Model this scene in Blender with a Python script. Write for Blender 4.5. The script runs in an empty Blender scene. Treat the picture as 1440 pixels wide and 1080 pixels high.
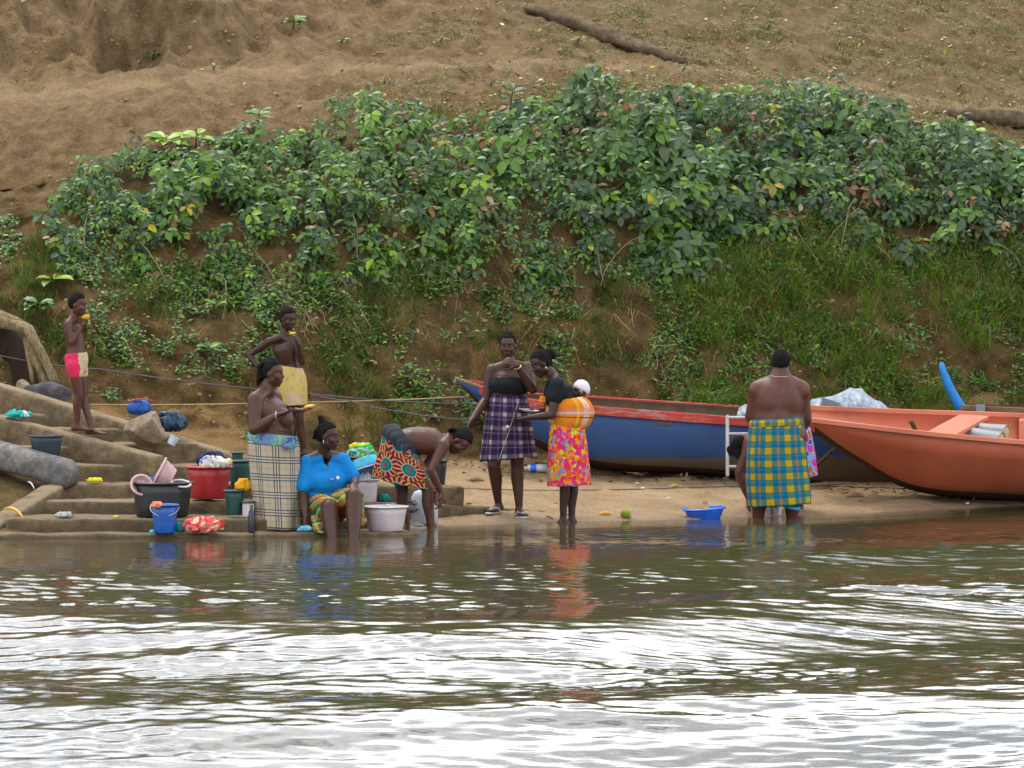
import bpy, bmesh, math, random
import numpy as np
from mathutils import Vector, Matrix, noise
from mathutils.bvhtree import BVHTree

# ---------------------------------------------------------------- camera, sky, sun, exposure
sc = bpy.context.scene
col = sc.collection
F, H, HY = 6280.0, 2.1, 405.0          # focal length in photo pixels, camera height, photo row of the horizon
cam_d = bpy.data.cameras.new('camera')
cam = bpy.data.objects.new('camera', cam_d); col.objects.link(cam)
cam_d.sensor_width = 36.0; cam_d.lens = F / 1440 * 36.0
cam_d.shift_y = -(540 - HY) / 1440
cam_d.clip_start = 0.5; cam_d.clip_end = 1000
cam.location = (0, 0, H); cam.rotation_euler = (math.radians(90), 0, 0)
sc.camera = cam
SUN_EL, SUN_AZ = math.radians(66), math.radians(-35)     # azimuth from +Y clockwise: high over the hill, to the left
world = bpy.data.worlds.new('World'); sc.world = world; world.use_nodes = True
wt = world.node_tree; wt.nodes.clear()
sky = wt.nodes.new('ShaderNodeTexSky'); sky.sky_type = 'NISHITA'; sky.sun_disc = False
sky.sun_elevation = SUN_EL; sky.sun_rotation = SUN_AZ; sky.dust_density = 2.0
tc = wt.nodes.new('ShaderNodeTexCoord')
mp = wt.nodes.new('ShaderNodeMapping'); mp.inputs['Scale'].default_value = (1.0, 1.0, 2.2)
cn = wt.nodes.new('ShaderNodeTexNoise'); cn.inputs['Scale'].default_value = 4.5; cn.inputs['Detail'].default_value = 5.0
cr = wt.nodes.new('ShaderNodeValToRGB')
cr.color_ramp.elements[0].position = 0.43; cr.color_ramp.elements[0].color = (0.12, 0.12, 0.12, 1)
cr.color_ramp.elements[1].position = 0.60; cr.color_ramp.elements[1].color = (1, 1, 1, 1)
mx = wt.nodes.new('ShaderNodeMix'); mx.data_type = 'RGBA'
mx.inputs[7].default_value = (28.0, 28.8, 29.8, 1)      # bright white overcast cloud, same units as the sky node
bg = wt.nodes.new('ShaderNodeBackground'); bg.inputs['Strength'].default_value = 0.1
wo = wt.nodes.new('ShaderNodeOutputWorld')
L = wt.links.new
L(tc.outputs['Generated'], mp.inputs['Vector']); L(mp.outputs['Vector'], cn.inputs['Vector'])
hz = wt.nodes.new('ShaderNodeSeparateXYZ'); hm = wt.nodes.new('ShaderNodeMapRange')       # cloud layer closes up towards the horizon
hm.inputs[1].default_value = 0.0; hm.inputs[2].default_value = 0.22; hm.inputs[3].default_value = 1.0; hm.inputs[4].default_value = 0.0
mxx = wt.nodes.new('ShaderNodeMath'); mxx.operation = 'MAXIMUM'
L(tc.outputs['Generated'], hz.inputs[0]); L(hz.outputs[2], hm.inputs[0])
L(cn.outputs['Fac'], cr.inputs['Fac']); L(cr.outputs['Color'], mxx.inputs[0]); L(hm.outputs[0], mxx.inputs[1]); L(mxx.outputs[0], mx.inputs[0]); L(sky.outputs['Color'], mx.inputs[6])
L(mx.outputs[2], bg.inputs['Color']); L(bg.outputs['Background'], wo.inputs['Surface'])
sun_d = bpy.data.lights.new('sun', 'SUN'); sun_d.energy = 1.5; sun_d.angle = math.radians(12); sun_d.color = (1.0, 0.95, 0.87)
sun = bpy.data.objects.new('sun', sun_d); col.objects.link(sun)
sd = Vector((math.sin(SUN_AZ) * math.cos(SUN_EL), math.cos(SUN_AZ) * math.cos(SUN_EL), math.sin(SUN_EL)))
sun.rotation_euler = sd.to_track_quat('Z', 'Y').to_euler(); sun.location = (0, 20, 30)
sc.view_settings.view_transform = 'Standard'; sc.view_settings.look = 'None'
sc.view_settings.exposure = 0.35; sc.view_settings.gamma = 1.0; sc.view_settings.use_curve_mapping = False
sc.render.engine = 'CYCLES'; sc.cycles.use_denoising = True
sc.cycles.max_bounces = 5; sc.cycles.diffuse_bounces = 3; sc.cycles.glossy_bounces = 3
sc.cycles.transmission_bounces = 3; sc.cycles.caustics_reflective = False; sc.cycles.caustics_refractive = False

# ---------------------------------------------------------------- helpers
def W(px, py, Y):
    """photo pixel + distance from the camera (m) -> world point"""
    return Vector(((px - 720) * Y / F, Y, H - (py - HY) * Y / F))
def wloc(o):
    v = Vector((0, 0, 0))
    while o is not None:
        v = v + o.location; o = o.parent
    return v
def tag(o, label=None, cat=None, group=None, kind=None):
    if label: o['label'] = label
    if cat: o['category'] = cat
    if group: o['group'] = group
    if kind: o['kind'] = kind
    return o
def thing(name, loc, label, cat, group=None):
    o = bpy.data.objects.new(name, None); o.empty_display_size = 0.1
    col.objects.link(o); o.location = loc
    return tag(o, label, cat, group)
def obj(name, verts, faces, m, parent=None, smooth=True, uvs=None, base=None):
    """world-space verts -> one mesh object; base = origin for a top-level mesh"""
    off = wloc(parent) if parent else (Vector(base) if base is not None else Vector((0, 0, 0)))
    me = bpy.data.meshes.new(name)
    me.from_pydata([(v[0] - off[0], v[1] - off[1], v[2] - off[2]) for v in verts], [], faces)
    if smooth: me.polygons.foreach_set('use_smooth', [True] * len(me.polygons))
    if uvs is not None:
        ul = me.uv_layers.new(name='UVMap')
        idx = np.zeros(len(me.loops), dtype=np.int32); me.loops.foreach_get('vertex_index', idx)
        ul.data.foreach_set('uv', np.asarray(uvs, dtype=np.float32)[idx].ravel())
    for mm in (m if isinstance(m, (list, tuple)) else [m]): me.materials.append(mm)
    me.update()
    o = bpy.data.objects.new(name, me); col.objects.link(o)
    if parent: o.parent = parent
    elif base is not None: o.location = base
    return o
def lerp(a, b, t): return a + (b - a) * t
def nv(v): return Vector(v).normalized()

class MB:
    """collects closed shapes (world space)"""
    def __init__(s): s.v = []; s.f = []; s.uv = []
    def add(s, v, f):
        n = len(s.v); s.v += [Vector(q) for q in v]; s.f += [tuple(i + n for i in q) for q in f]; return s
    def rings(s, rings, close=True, cap=True):
        n = len(rings[0]); v = [q for r in rings for q in r]; f = []
        for i in range(len(rings) - 1):
            for j in range(n if close else n - 1):
                k = (j + 1) % n
                f.append((i * n + j, i * n + k, (i + 1) * n + k, (i + 1) * n + j))
        if cap:
            f.append(tuple(range(n - 1, -1, -1))); f.append(tuple((len(rings) - 1) * n + j for j in range(n)))
        return s.add(v, f)
    def cap(s, p0, r0, p1, r1, seg=10, nc=4):
        p0 = Vector(p0); p1 = Vector(p1); a = (p1 - p0)
        a = a.normalized() if a.length > 1e-6 else Vector((0, 0, 1))
        u = a.orthogonal().normalized(); w = a.cross(u); R = []
        for i in range(1, nc + 1):
            t = i / nc * math.pi / 2
            R.append((p0 - a * r0 * math.cos(t), r0 * math.sin(t)))
        for i in range(0, nc):
            t = i / nc * math.pi / 2
            R.append((p1 + a * r1 * math.sin(t), r1 * math.cos(t)))
        rr = [[c + (u * math.cos(q) + w * math.sin(q)) * r for q in [2 * math.pi * j / seg for j in range(seg)]] for c, r in R]
        return s.rings(rr)
    def chain(s, pts, rad, seg=10):
        for i in range(len(pts) - 1): s.cap(pts[i], rad[i], pts[i + 1], rad[i + 1], seg)
        return s
    def ell(s, c, r, X=(1, 0, 0), Z=(0, 0, 1), seg=14, nr=9):
        X = nv(X); Z = Vector(Z); Z = nv(Z - X * X.dot(Z)); Y = Z.cross(X); c = Vector(c); rr = []
        for i in range(nr):
            t = math.pi * (i + 0.5) / nr
            rr.append([c + X * (r[0] * math.sin(t) * math.cos(q)) + Y * (r[1] * math.sin(t) * math.sin(q)) - Z * (r[2] * math.cos(t))
                       for q in [2 * math.pi * j / seg for j in range(seg)]])
        return s.rings(rr)
    def loft(s, secs, seg=20, p=2.0, cap=True):
        """secs: (centre, half-vector a, half-vector b)"""
        rr = []
        for c, a, b in secs:
            r = []
            for j in range(seg):
                q = 2 * math.pi * j / seg; cq, sq = math.cos(q), math.sin(q)
                r.append(Vector(c) + Vector(a) * (abs(cq) ** (2 / p) * (1 if cq >= 0 else -1)) + Vector(b) * (abs(sq) ** (2 / p) * (1 if sq >= 0 else -1)))
            rr.append(r)
        return s.rings(rr, cap=cap)
    def box(s, c, h, M=None):
        v = []
        for x in (-1, 1):
            for y in (-1, 1):
                for z in (-1, 1):
                    d = Vector((x * h[0], y * h[1], z * h[2])); v.append(Vector(c) + (M @ d if M else d))
        return s.add(v, [(0, 1, 3, 2), (4, 6, 7, 5), (0, 4, 5, 1), (2, 3, 7, 6), (0, 2, 6, 4), (1, 5, 7, 3)])
    def obj(s, name, m, parent=None, smooth=True, base=None): return obj(name, s.v, s.f, m, parent, smooth, None, base)

def remesh(mb, voxel=0.008, smooth=3, fac=0.5):
    me = bpy.data.meshes.new('tmp'); me.from_pydata([tuple(v) for v in mb.v], [], mb.f)
    bm = bmesh.new(); bm.from_mesh(me); bmesh.ops.recalc_face_normals(bm, faces=bm.faces); bm.to_mesh(me); bm.free()
    o = bpy.data.objects.new('tmp', me); col.objects.link(o)
    r = o.modifiers.new('r', 'REMESH'); r.mode = 'VOXEL'; r.voxel_size = voxel
    if smooth:
        q = o.modifiers.new('s', 'SMOOTH'); q.factor = fac; q.iterations = smooth
    dg = bpy.context.evaluated_depsgraph_get(); dg.update()
    e = o.evaluated_get(dg); m2 = e.to_mesh()
    n = len(m2.vertices); co = np.zeros(n * 3, dtype=np.float32); m2.vertices.foreach_get('co', co)
    fs = [tuple(p.vertices) for p in m2.polygons]; e.to_mesh_clear()
    bpy.data.objects.remove(o); bpy.data.meshes.remove(me)
    return [Vector(c) for c in co.reshape(-1, 3).tolist()], fs

class Mt:
    """small procedural-material builder"""
    def __init__(s, name, base=(0.5, 0.5, 0.5), rough=0.8, spec=0.3, metal=0.0):
        s.m = bpy.data.materials.new(name); s.m.use_nodes = True; s.t = s.m.node_tree
        s.b = s.t.nodes['Principled BSDF']; s.put(s.b.inputs['Base Color'], base)
        s.put(s.b.inputs['Roughness'], rough); s.put(s.b.inputs['Specular IOR Level'], spec); s.put(s.b.inputs['Metallic'], metal)
        s._c = {}
    def put(s, sock, v):
        if isinstance(v, bpy.types.NodeSocket): s.t.links.new(v, sock)
        elif isinstance(v, (tuple, list)):
            v = tuple(v); sock.default_value = v + (1.0,) if len(sock.default_value) == 4 and len(v) == 3 else v
        else: sock.default_value = v
    def node(s, ty): return s.t.nodes.new(ty)
    def co(s, k='Object'):
        if k not in s._c: s._c[k] = s.node('ShaderNodeTexCoord').outputs[k]
        return s._c[k]
    def attr(s, name):
        n = s.node('ShaderNodeAttribute'); n.attribute_name = name; return n
    def sep(s, v):
        n = s.node('ShaderNodeSeparateXYZ'); s.put(n.inputs[0], v); return n.outputs
    def comb(s, x, y, z=0.0):
        n = s.node('ShaderNodeCombineXYZ')
        for i, q in enumerate((x, y, z)): s.put(n.inputs[i], q)
        return n.outputs[0]
    def map(s, v, scale=(1, 1, 1), loc=(0, 0, 0), rot=(0, 0, 0)):
        n = s.node('ShaderNodeMapping'); s.put(n.inputs['Vector'], v); n.inputs['Scale'].default_value = scale
        n.inputs['Location'].default_value = loc; n.inputs['Rotation'].default_value = rot; return n.outputs[0]
    def noise(s, scale, detail=4, rough=0.55, vec=None, out='Fac', dist=0.0):
        n = s.node('ShaderNodeTexNoise'); s.put(n.inputs['Vector'], vec if vec is not None else s.co())
        n.inputs['Scale'].default_value = scale; n.inputs['Detail'].default_value = detail
        n.inputs['Roughness'].default_value = rough; n.inputs['Distortion'].default_value = dist
        return n.outputs[out]
    def vor(s, scale, vec=None, feat='F1', out='Distance', metric='EUCLIDEAN', rnd=1.0):
        n = s.node('ShaderNodeTexVoronoi'); n.feature = feat; n.distance = metric
        s.put(n.inputs['Vector'], vec if vec is not None else s.co()); n.inputs['Scale'].default_value = scale
        n.inputs['Randomness'].default_value = rnd
        return n.outputs[out]
    def math(s, op, a, b=0.0, c=0.0, clamp=False):
        n = s.node('ShaderNodeMath'); n.operation = op; n.use_clamp = clamp
        for i, q in enumerate((a, b, c)): s.put(n.inputs[i], q)
        return n.outputs[0]
    def mix(s, f, a, b, blend='MIX'):
        n = s.node('ShaderNodeMix'); n.data_type = 'RGBA'; n.blend_type = blend; n.clamp_factor = True
        s.put(n.inputs[0], f); s.put(n.inputs[6], a); s.put(n.inputs[7], b); return n.outputs[2]
    def ramp(s, f, stops, interp='LINEAR'):
        n = s.node('ShaderNodeValToRGB'); s.put(n.inputs[0], f); e = n.color_ramp.elements; n.color_ramp.interpolation = interp
        while len(e) > len(stops): e.remove(e[-1])
        while len(e) < len(stops): e.new(1.0)
        for q, (p, c) in zip(e, stops):
            q.position = p; c = (c, c, c) if isinstance(c, (int, float)) else c; q.color = (*c, 1.0)
        return n.outputs[0]
    def step(s, f, lo, hi): return s.ramp(f, [(lo, 0.0), (hi, 1.0)])
    def stripe(s, c, period, start, width):
        """1 inside a stripe that repeats along coordinate c (m)"""
        w = s.math('FLOORED_MODULO', s.math('SUBTRACT', c, start), period)
        return s.math('LESS_THAN', w, width)
    def col(s, c): s.put(s.b.inputs['Base Color'], c); return s
    def bump(s, h, strength=0.5, dist=0.01):
        n = s.node('ShaderNodeBump'); n.inputs['Strength'].default_value = strength; n.inputs['Distance'].default_value = dist
        s.put(n.inputs['Height'], h); s.put(s.b.inputs['Normal'], n.outputs[0]); return s
    def rough(s, r): s.put(s.b.inputs['Roughness'], r); return s

def plain(name, c, rough=0.5, spec=0.4, var=0.18, metal=0.0, bump=0.15, scale=9.0):
    """one-colour material with wear: tone variation, grime specks, uneven gloss"""
    m = Mt(name, c, rough, spec, metal)
    n1 = m.noise(scale, 5, 0.6); n2 = m.noise(scale * 7, 3, 0.6)
    d = tuple(q * (1 - var * 1.6) for q in c); l = tuple(min(1, q * (1 + var * 0.7)) for q in c)
    c1 = m.ramp(n1, [(0.3, d), (0.52, c), (0.72, l)])
    m.col(m.mix(m.math('MULTIPLY', m.step(n2, 0.52, 0.75), 0.35), c1, tuple(q * 0.55 + 0.02 for q in c)))
    m.rough(m.ramp(n2, [(0.3, max(0.05, rough - 0.1)), (0.7, min(1, rough + 0.12))]))
    m.bump(n2, bump, 0.004)
    return m.m

def fbm(p, o=4, h=0.9, lac=2.1): return noise.fractal(p, h, lac, o)
# ---------------------------------------------------------------- terrain: river bed, beach, bank and hillside in one sheet
CPX = [-2600, -900, -300, 0, 100, 250, 400, 550, 700, 850, 1000, 1150, 1300, 1440, 1800, 2400, 4000]
def cp(xs, ys): return [float(np.interp(q, xs, ys)) for q in CPX]
_c = [0, 100, 250, 400, 550, 700, 850, 1000, 1150, 1300, 1440, 1800]
pw = cp([0, 300, 450, 600, 700, 850, 1000, 1150, 1300, 1440, 1800], [757, 753, 750, 742, 737, 733, 729, 724, 718, 711, 702])
Yb = cp(_c, [42.8, 42.9, 43.1, 43.4, 43.8, 44.4, 45.0, 45.4, 45.9, 46.4, 46.8, 47.5]); pb = cp(_c, [535, 560, 605, 632, 643, 647, 648, 650, 652, 652, 648, 640])
Yu = cp(_c, [44.6, 44.6, 44.8, 45.1, 45.5, 46.1, 46.6, 47.0, 47.5, 48.0, 48.4, 49.0]); pu = cp(_c, [320, 330, 320, 310, 300, 300, 290, 290, 290, 310, 320, 330])
Yc = cp(_c, [45.6, 45.6, 45.8, 46.2, 46.6, 47.2, 47.7, 48.1, 48.6, 49.1, 49.5, 50.0]); pc = cp(_c, [262, 248, 212, 196, 182, 178, 160, 160, 165, 200, 222, 260])
p1 = cp(_c, [150, 140, 125, 112, 104, 98, 98, 108, 130, 152, 168, 200]); p2 = cp(_c, [122, 110, 100, 91, 84, 81, 83, 93, 113, 134, 150, 180])
dt = cp(_c, [1.0, 1.1, 1.3, 1.7, 2.2, 3.0, 3.2, 3.2, 3.2, 3.2, 3.2, 3.2])
rows = []
def addrow(Ys, zs=None, pys=None):
    rows.append([((px - 720) * Y / F, Y, (zs[i] if zs is not None else H - (pys[i] - HY) * Y / F)) for i, (px, Y) in enumerate(zip(CPX, Ys))])
Yw = [F * H / (p - HY) for p in pw]
addrow([-40.0] * len(CPX), [-2.6] * len(CPX)); addrow([26.0] * len(CPX), [-1.7] * len(CPX))
addrow([y - 2.5 for y in Yw], [-0.42] * len(CPX))
addrow(Yw, [0.0] * len(CPX))
addrow([lerp(a, b, 0.5) for a, b in zip(Yw, Yb)], [0.52 * (H - (p - HY) * Y / F) for p, Y in zip(pb, Yb)])
addrow(Yb, pys=pb)
addrow([lerp(a, b, 0.42) for a, b in zip(Yb, Yu)], pys=[lerp(a, b, 0.5) for a, b in zip(pb, pu)])
addrow(Yu, pys=pu); addrow(Yc, pys=pc)
addrow([y + 2.0 for y in Yc], pys=p1); addrow([y + 3.2 for y in Yc], pys=p2)
addrow([y + 3.2 + d for y, d in zip(Yc, dt)], pys=[-20] * len(CPX))
zt = [r[2] for r in rows[-1]]
addrow([y + 12 for y in Yc], [z + 1.9 for z in zt]); addrow([y + 35 for y in Yc], [z + 3.5 for z in zt]); addrow([y + 260 for y in Yc], [z + 3.9 for z in zt])
nsub = [6, 10, 16, 44, 44, 46, 46, 40, 46, 16, 40, 30, 10, 6]
PX = np.concatenate([np.linspace(-2600, -300, 30)[:-1], np.linspace(-300, -40, 24)[:-1], np.linspace(-40, 1480, 420), np.linspace(1480, 1800, 26)[1:], np.linspace(1800, 4000, 30)[1:]])
R = np.array(rows)                                    # rows x cols x 3
RC = np.stack([np.stack([np.interp(PX, CPX, R[i, :, k]) for k in range(3)], -1) for i in range(len(rows))])
xs_lin = []
G, RV = [], []
for i in range(len(rows) - 1):
    for j in range(nsub[i]):
        t = j / nsub[i]; G.append(RC[i] * (1 - t) + RC[i + 1] * t); RV.append(i + t)
G.append(RC[-1]); RV.append(len(rows) - 1.0); G = np.array(G); RV = np.array(RV)
for _ in range(14):                                   # soften the profile's corners
    G[1:-1] = 0.5 * G[1:-1] + 0.25 * (G[:-2] + G[2:])
for _ in range(10):
    G[:, 1:-1] = 0.5 * G[:, 1:-1] + 0.25 * (G[:, :-2] + G[:, 2:])
nR, nC = G.shape[:2]
zone = np.zeros((nR, nC, 4), dtype=np.float32); zone[..., 3] = 1    # r: beach sand, g: trodden path, b: grassy hillside
for i in range(nR):
    rv = RV[i]
    for j in range(nC):
        px = PX[j]; x, y, z = G[i, j]
        q = Vector((x, y, z))
        if rv < 3.0: a = 0.02
        elif rv < 4.8: a = 0.018 + 0.03 * max(0, rv - 4.0)
        elif rv < 8: a = 0.05
        else: a = 0.055
        if -400 < px < 1900:
            n = fbm(q * 1.3, 5) * a * 1.6 + fbm(q * 5.0, 4) * a * (0.7 if rv < 5 else 1.1)
            if 5.2 < rv < 8:                          # clefts and ribs worn into the cut bank
                n += -abs(noise.noise(Vector((x * 1.9, z * 0.7, 3.0)))) * 0.16 + noise.noise(q * 3.1) * 0.07
                n += max(0, noise.noise(q * 2.2 + Vector((9, 4, 1))) - 0.25) * -0.25
            if 8.2 < rv < 10 and px < 800:            # lumpy clods below the path
                n += max(0, noise.noise(q * 2.6)) * 0.16 * (1 - max(0, px - 500) / 300) - abs(noise.noise(q * 1.9)) * 0.14
            if rv > 10 and px < 640:                  # the eroded mound above the path
                k = min(1, max(0, (620 - px) / 200)) * min(1, (rv - 10) / 0.35)
                n += k * (noise.noise(Vector((x * 1.3, z * 1.6, 7))) * 0.62 - abs(noise.noise(Vector((x * 2.6, z * 1.2, 1)))) * 0.55 + noise.noise(q * 4) * 0.09)
        else: n = fbm(q * 0.8, 3) * a
        if rv > 4.9 and rv < 8: G[i, j] = (x, y - n * 0.9, z + n * 0.45)
        elif rv > 10: G[i, j] = (x, y - n * 0.5, z + n * 0.8)
        else: G[i, j] = (x, y, z + n)
        e = noise.noise(q * 0.9) * 0.22 + noise.noise(q * 3) * 0.10
        zone[i, j, 0] = (1 - min(1, max(0, (rv + e - 4.72) / 0.25))) * min(1, max(0, (px + e * 300 - 330) / 120))
        pth = 1 - min(1, abs(rv - 9.55 + e * 0.5) / 0.55)
        zone[i, j, 1] = max(0, pth) * (0.55 if px > 900 else 1.0)
        zone[i, j, 2] = min(1, max(0, (rv - 8.7) / 0.6)) * min(1, max(0, (px - 560 + e * 500) / 260)) * (1 - 0.55 * max(0, pth))
tv = G.reshape(-1, 3)
tf = [(i * nC + j, i * nC + j + 1, (i + 1) * nC + j + 1, (i + 1) * nC + j) for i in range(nR - 1) for j in range(nC - 1)]
m = Mt('river_bank_earth', rough=0.95, spec=0.15)
za = m.node('ShaderNodeVertexColor'); za.layer_name = 'zone'
zs = m.node('ShaderNodeSeparateColor'); m.put(zs.inputs[0], za.outputs[0])
big = m.noise(0.9, 6, 0.62); mid = m.noise(4.5, 6, 0.65); fine = m.noise(38, 4, 0.7); gr = m.noise(110, 2, 0.6)
soil = m.ramp(mid, [(0.28, (0.075, 0.048, 0.019)), (0.47, (0.175, 0.108, 0.038)), (0.62, (0.28, 0.17, 0.062)), (0.8, (0.40, 0.24, 0.095))])
soil = m.mix(m.step(m.noise(2.1, 5, 0.6), 0.56, 0.80), soil, (0.25, 0.135, 0.05))                     # ochre clay showing
soil = m.mix(m.math('MULTIPLY', m.step(big, 0.44, 0.66), 0.6), soil, (0.085, 0.078, 0.024))           # mossy film
hill = m.ramp(mid, [(0.28, (0.17, 0.105, 0.052)), (0.5, (0.31, 0.205, 0.105)), (0.75, (0.45, 0.31, 0.17))])
hill = m.mix(m.math('MULTIPLY', m.step(m.noise(3.2, 6, 0.7), 0.42, 0.63), 0.65), hill, (0.165, 0.150, 0.050))
zz = m.sep(m.co())[2]
up = m.math('MULTIPLY', m.step(zz, 0.0, 1.0), 1.0)
hi = m.ramp(m.math('DIVIDE', zz, 8.0), [(0.36, 0.0), (0.5, 1.0)])
dry = m.ramp(mid, [(0.28, (0.15, 0.092, 0.045)), (0.5, (0.31, 0.205, 0.105)), (0.72, (0.46, 0.315, 0.17))])
soil = m.mix(hi, soil, dry)
soil = m.mix(m.math('MULTIPLY', m.math('MULTIPLY', m.ramp(zz, [(0.45, 0.0), (0.6, 1.0), (0.95, 1.0), (1.0, 0.0)]), m.step(m.noise(1.6, 5, 0.6), 0.46, 0.56)), 0.8), soil, (0.50, 0.30, 0.12))    # bright clay seam at the foot of the bank
soil = m.mix(zs.outputs[2], soil, hill)
soil = m.mix(m.math('MULTIPLY', zs.outputs[1], 0.75), soil, (0.52, 0.37, 0.21))                    # trodden path
sand = m.ramp(m.noise(2.4, 6, 0.6), [(0.3, (0.34, 0.225, 0.125)), (0.5, (0.45, 0.315, 0.185)), (0.72, (0.54, 0.40, 0.255))])
wet = m.ramp(zz, [(0.0, 0.0), (0.035, 0.75), (0.10, 1.0)])
sand = m.mix(wet, (0.33, 0.235, 0.16), sand)
c = m.mix(zs.outputs[0], soil, sand)
c = m.mix(m.math('MULTIPLY', m.step(fine, 0.50, 0.66), 0.75), c, m.mix(0.6, c, (0.03, 0.02, 0.01)))
c = m.mix(m.math('MULTIPLY', m.step(gr, 0.55, 0.72), 0.45), c, (0.48, 0.36, 0.22))
c = m.mix(1.0, c, m.mix(zs.outputs[0], (0.68, 0.66, 0.62), (1.0, 0.97, 0.90)), 'MULTIPLY')
m.col(c); m.rough(m.ramp(zz, [(0.0, 0.45), (0.06, 0.92)]))
m.bump(m.math('ADD', m.math('MULTIPLY', mid, 1.2), m.math('MULTIPLY', fine, 0.7)), 1.0, 0.075)
M_EARTH = m.m
terrain = obj('terrain', tv.tolist(), tf, M_EARTH)
tag(terrain, kind='structure')
vc = terrain.data.color_attributes.new('zone', 'FLOAT_COLOR', 'POINT'); vc.data.foreach_set('color', zone.ravel())
BVH = BVHTree.FromPolygons([tuple(q) for q in tv.tolist()], tf)
CAMP = Vector((0, 0, H))
def ground(px, py):
    d = W(px, py, 40) - CAMP
    loc, nor, _, _ = BVH.ray_cast(CAMP, d.normalized())
    if loc is None: return None, None
    return loc, (nor if nor.dot(d) < 0 else -nor)
def gz(x, y):
    loc, _, _, _ = BVH.ray_cast(Vector((x, y, 30)), Vector((0, 0, -1)))
    return loc[2] if loc else 0.0

# ---------------------------------------------------------------- water
rng = np.random.default_rng(5)
ax = np.concatenate([np.linspace(-160, -9, 60)[:-1], np.linspace(-9, -6.2, 24)[:-1], np.arange(-6.2, 6.2, 0.036), np.linspace(6.2, 9, 24)[1:], np.linspace(9, 160, 60)[1:]])
ay = np.concatenate([np.linspace(-60, 12, 40)[:-1], np.linspace(12, 17.5, 60)[:-1], np.arange(17.5, 44.5, 0.05), np.linspace(44.5, 60, 30)[1:]])
X, Y = np.meshgrid(ax, ay); Z = np.zeros_like(X)
def waves(n, lmin, lmax, spread, rms_slope, seed, main=math.pi / 2):
    r = np.random.default_rng(seed); z = np.zeros_like(X)
    for _ in range(n):
        l = math.exp(r.uniform(math.log(lmin), math.log(lmax))); k = 2 * math.pi / l
        a = main + r.normal(0, spread); z += (1 / k) * np.sin(k * (X * math.cos(a) + Y * math.sin(a)) + r.uniform(0, 6.28))
    return z * rms_slope / math.sqrt(n / 2)
lf = waves(12, 2.5, 9, 0.5, 1.0, 3); lf = lf / lf.std()
lf2 = waves(14, 0.8, 3.0, 0.6, 1.0, 9); lf2 = lf2 / lf2.std()
shore = np.interp(X, [(CPX[i] - 720) * Yw[i] / F for i in range(len(CPX))], Yw)
far = np.clip((shore - Y - 1.0) / 8.5, 0, 1)                  # calm beside the shore, ruffled further out
far2 = np.clip((shore - Y) / 2.0, 0, 1)
gust = np.clip(0.95 + 0.28 * lf + 0.22 * lf2, 0.25, 1.6)
ph = Y * 2 * math.pi / 6.4 - X * 0.26 + 0.8 * np.sin(X * 0.5 + Y * 0.3) + 0.5 * np.sin(X * 1.1 - Y * 0.2 + 1)
swell = 0.092 * np.sin(ph - 1.28)
Z += swell * far
Z += waves(26, 0.40, 1.2, 0.35, 0.030, 21) * far * gust
Z += waves(130, 0.09, 0.24, 0.55, 0.088, 22) * (0.12 * far2 + 0.88 * np.clip((shore - Y - 0.8) / 3.5, 0, 1) * gust)
wv = np.stack([X, Y, Z], -1).reshape(-1, 3); nx, ny = len(ax), len(ay)
ii = (np.arange(ny - 1)[:, None] * nx + np.arange(nx - 1)[None, :]).ravel()
wf = np.stack([ii, ii + 1, ii + nx + 1, ii + nx], -1)
m = Mt('murky_river_water', (0.050, 0.042, 0.020), 0.04, 0.5); m.b.inputs['IOR'].default_value = 1.33
wn = m.noise(11, 4, 0.6, vec=m.map(m.co(), (0.6, 1.5, 1))); m.bump(wn, 0.12, 0.012)
m.col(m.ramp(m.noise(0.35, 3), [(0.35, (0.040, 0.036, 0.016)), (0.65, (0.062, 0.046, 0.024))]))
me = bpy.data.meshes.new('river_water'); me.from_pydata(wv.tolist(), [], wf.tolist())
me.polygons.foreach_set('use_smooth', [True] * len(me.polygons)); me.materials.append(m.m)
river = bpy.data.objects.new('river_water', me); col.objects.link(river); tag(river, kind='structure')
# ---------------------------------------------------------------- vegetation
rnd = random.Random(11)
def leaf_mat(name, rough=0.42, spec=0.5, tr=0.25):
    m = Mt(name, rough=rough, spec=spec)
    a = m.node('ShaderNodeVertexColor'); a.layer_name = 'tint'
    n = m.noise(30, 3, 0.6)
    c = m.mix(m.math('MULTIPLY', m.step(n, 0.45, 0.7), 0.4), a.outputs[0], m.mix(0.5, a.outputs[0], (0.02, 0.025, 0.008)))
    m.col(c)
    tl = m.node('ShaderNodeBsdfTranslucent'); m.put(tl.inputs[0], m.mix(0.5, c, (0.16, 0.24, 0.02)))
    ms = m.node('ShaderNodeMixShader'); ms.inputs[0].default_value = tr
    m.t.links.new(m.b.outputs[0], ms.inputs[1]); m.t.links.new(tl.outputs[0], ms.inputs[2])
    m.t.links.new(ms.outputs[0], m.t.nodes['Material Output'].inputs['Surface'])
    return m.m
M_LEAF = leaf_mat('glossy_leaf'); M_GRASS = leaf_mat('grass_blade', 0.6, 0.3, 0.3); M_DRY = leaf_mat('dry_leaf', 0.85, 0.15, 0.1)
M_STEM = plain('woody_stem', (0.10, 0.065, 0.035), 0.85, 0.2)
M_VINE = plain('pale_vine', (0.26, 0.19, 0.11), 0.85, 0.2)
DARK, MID, BRI, LIME, OLIVE = (0.024, 0.066, 0.022), (0.054, 0.122, 0.021), (0.110, 0.220, 0.018), (0.210, 0.340, 0.016), (0.080, 0.100, 0.024)
GREY = (0.066, 0.112, 0.044); YEL = (0.40, 0.33, 0.03); BRN = (0.22, 0.12, 0.05); TAN = (0.36, 0.25, 0.12)
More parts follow.
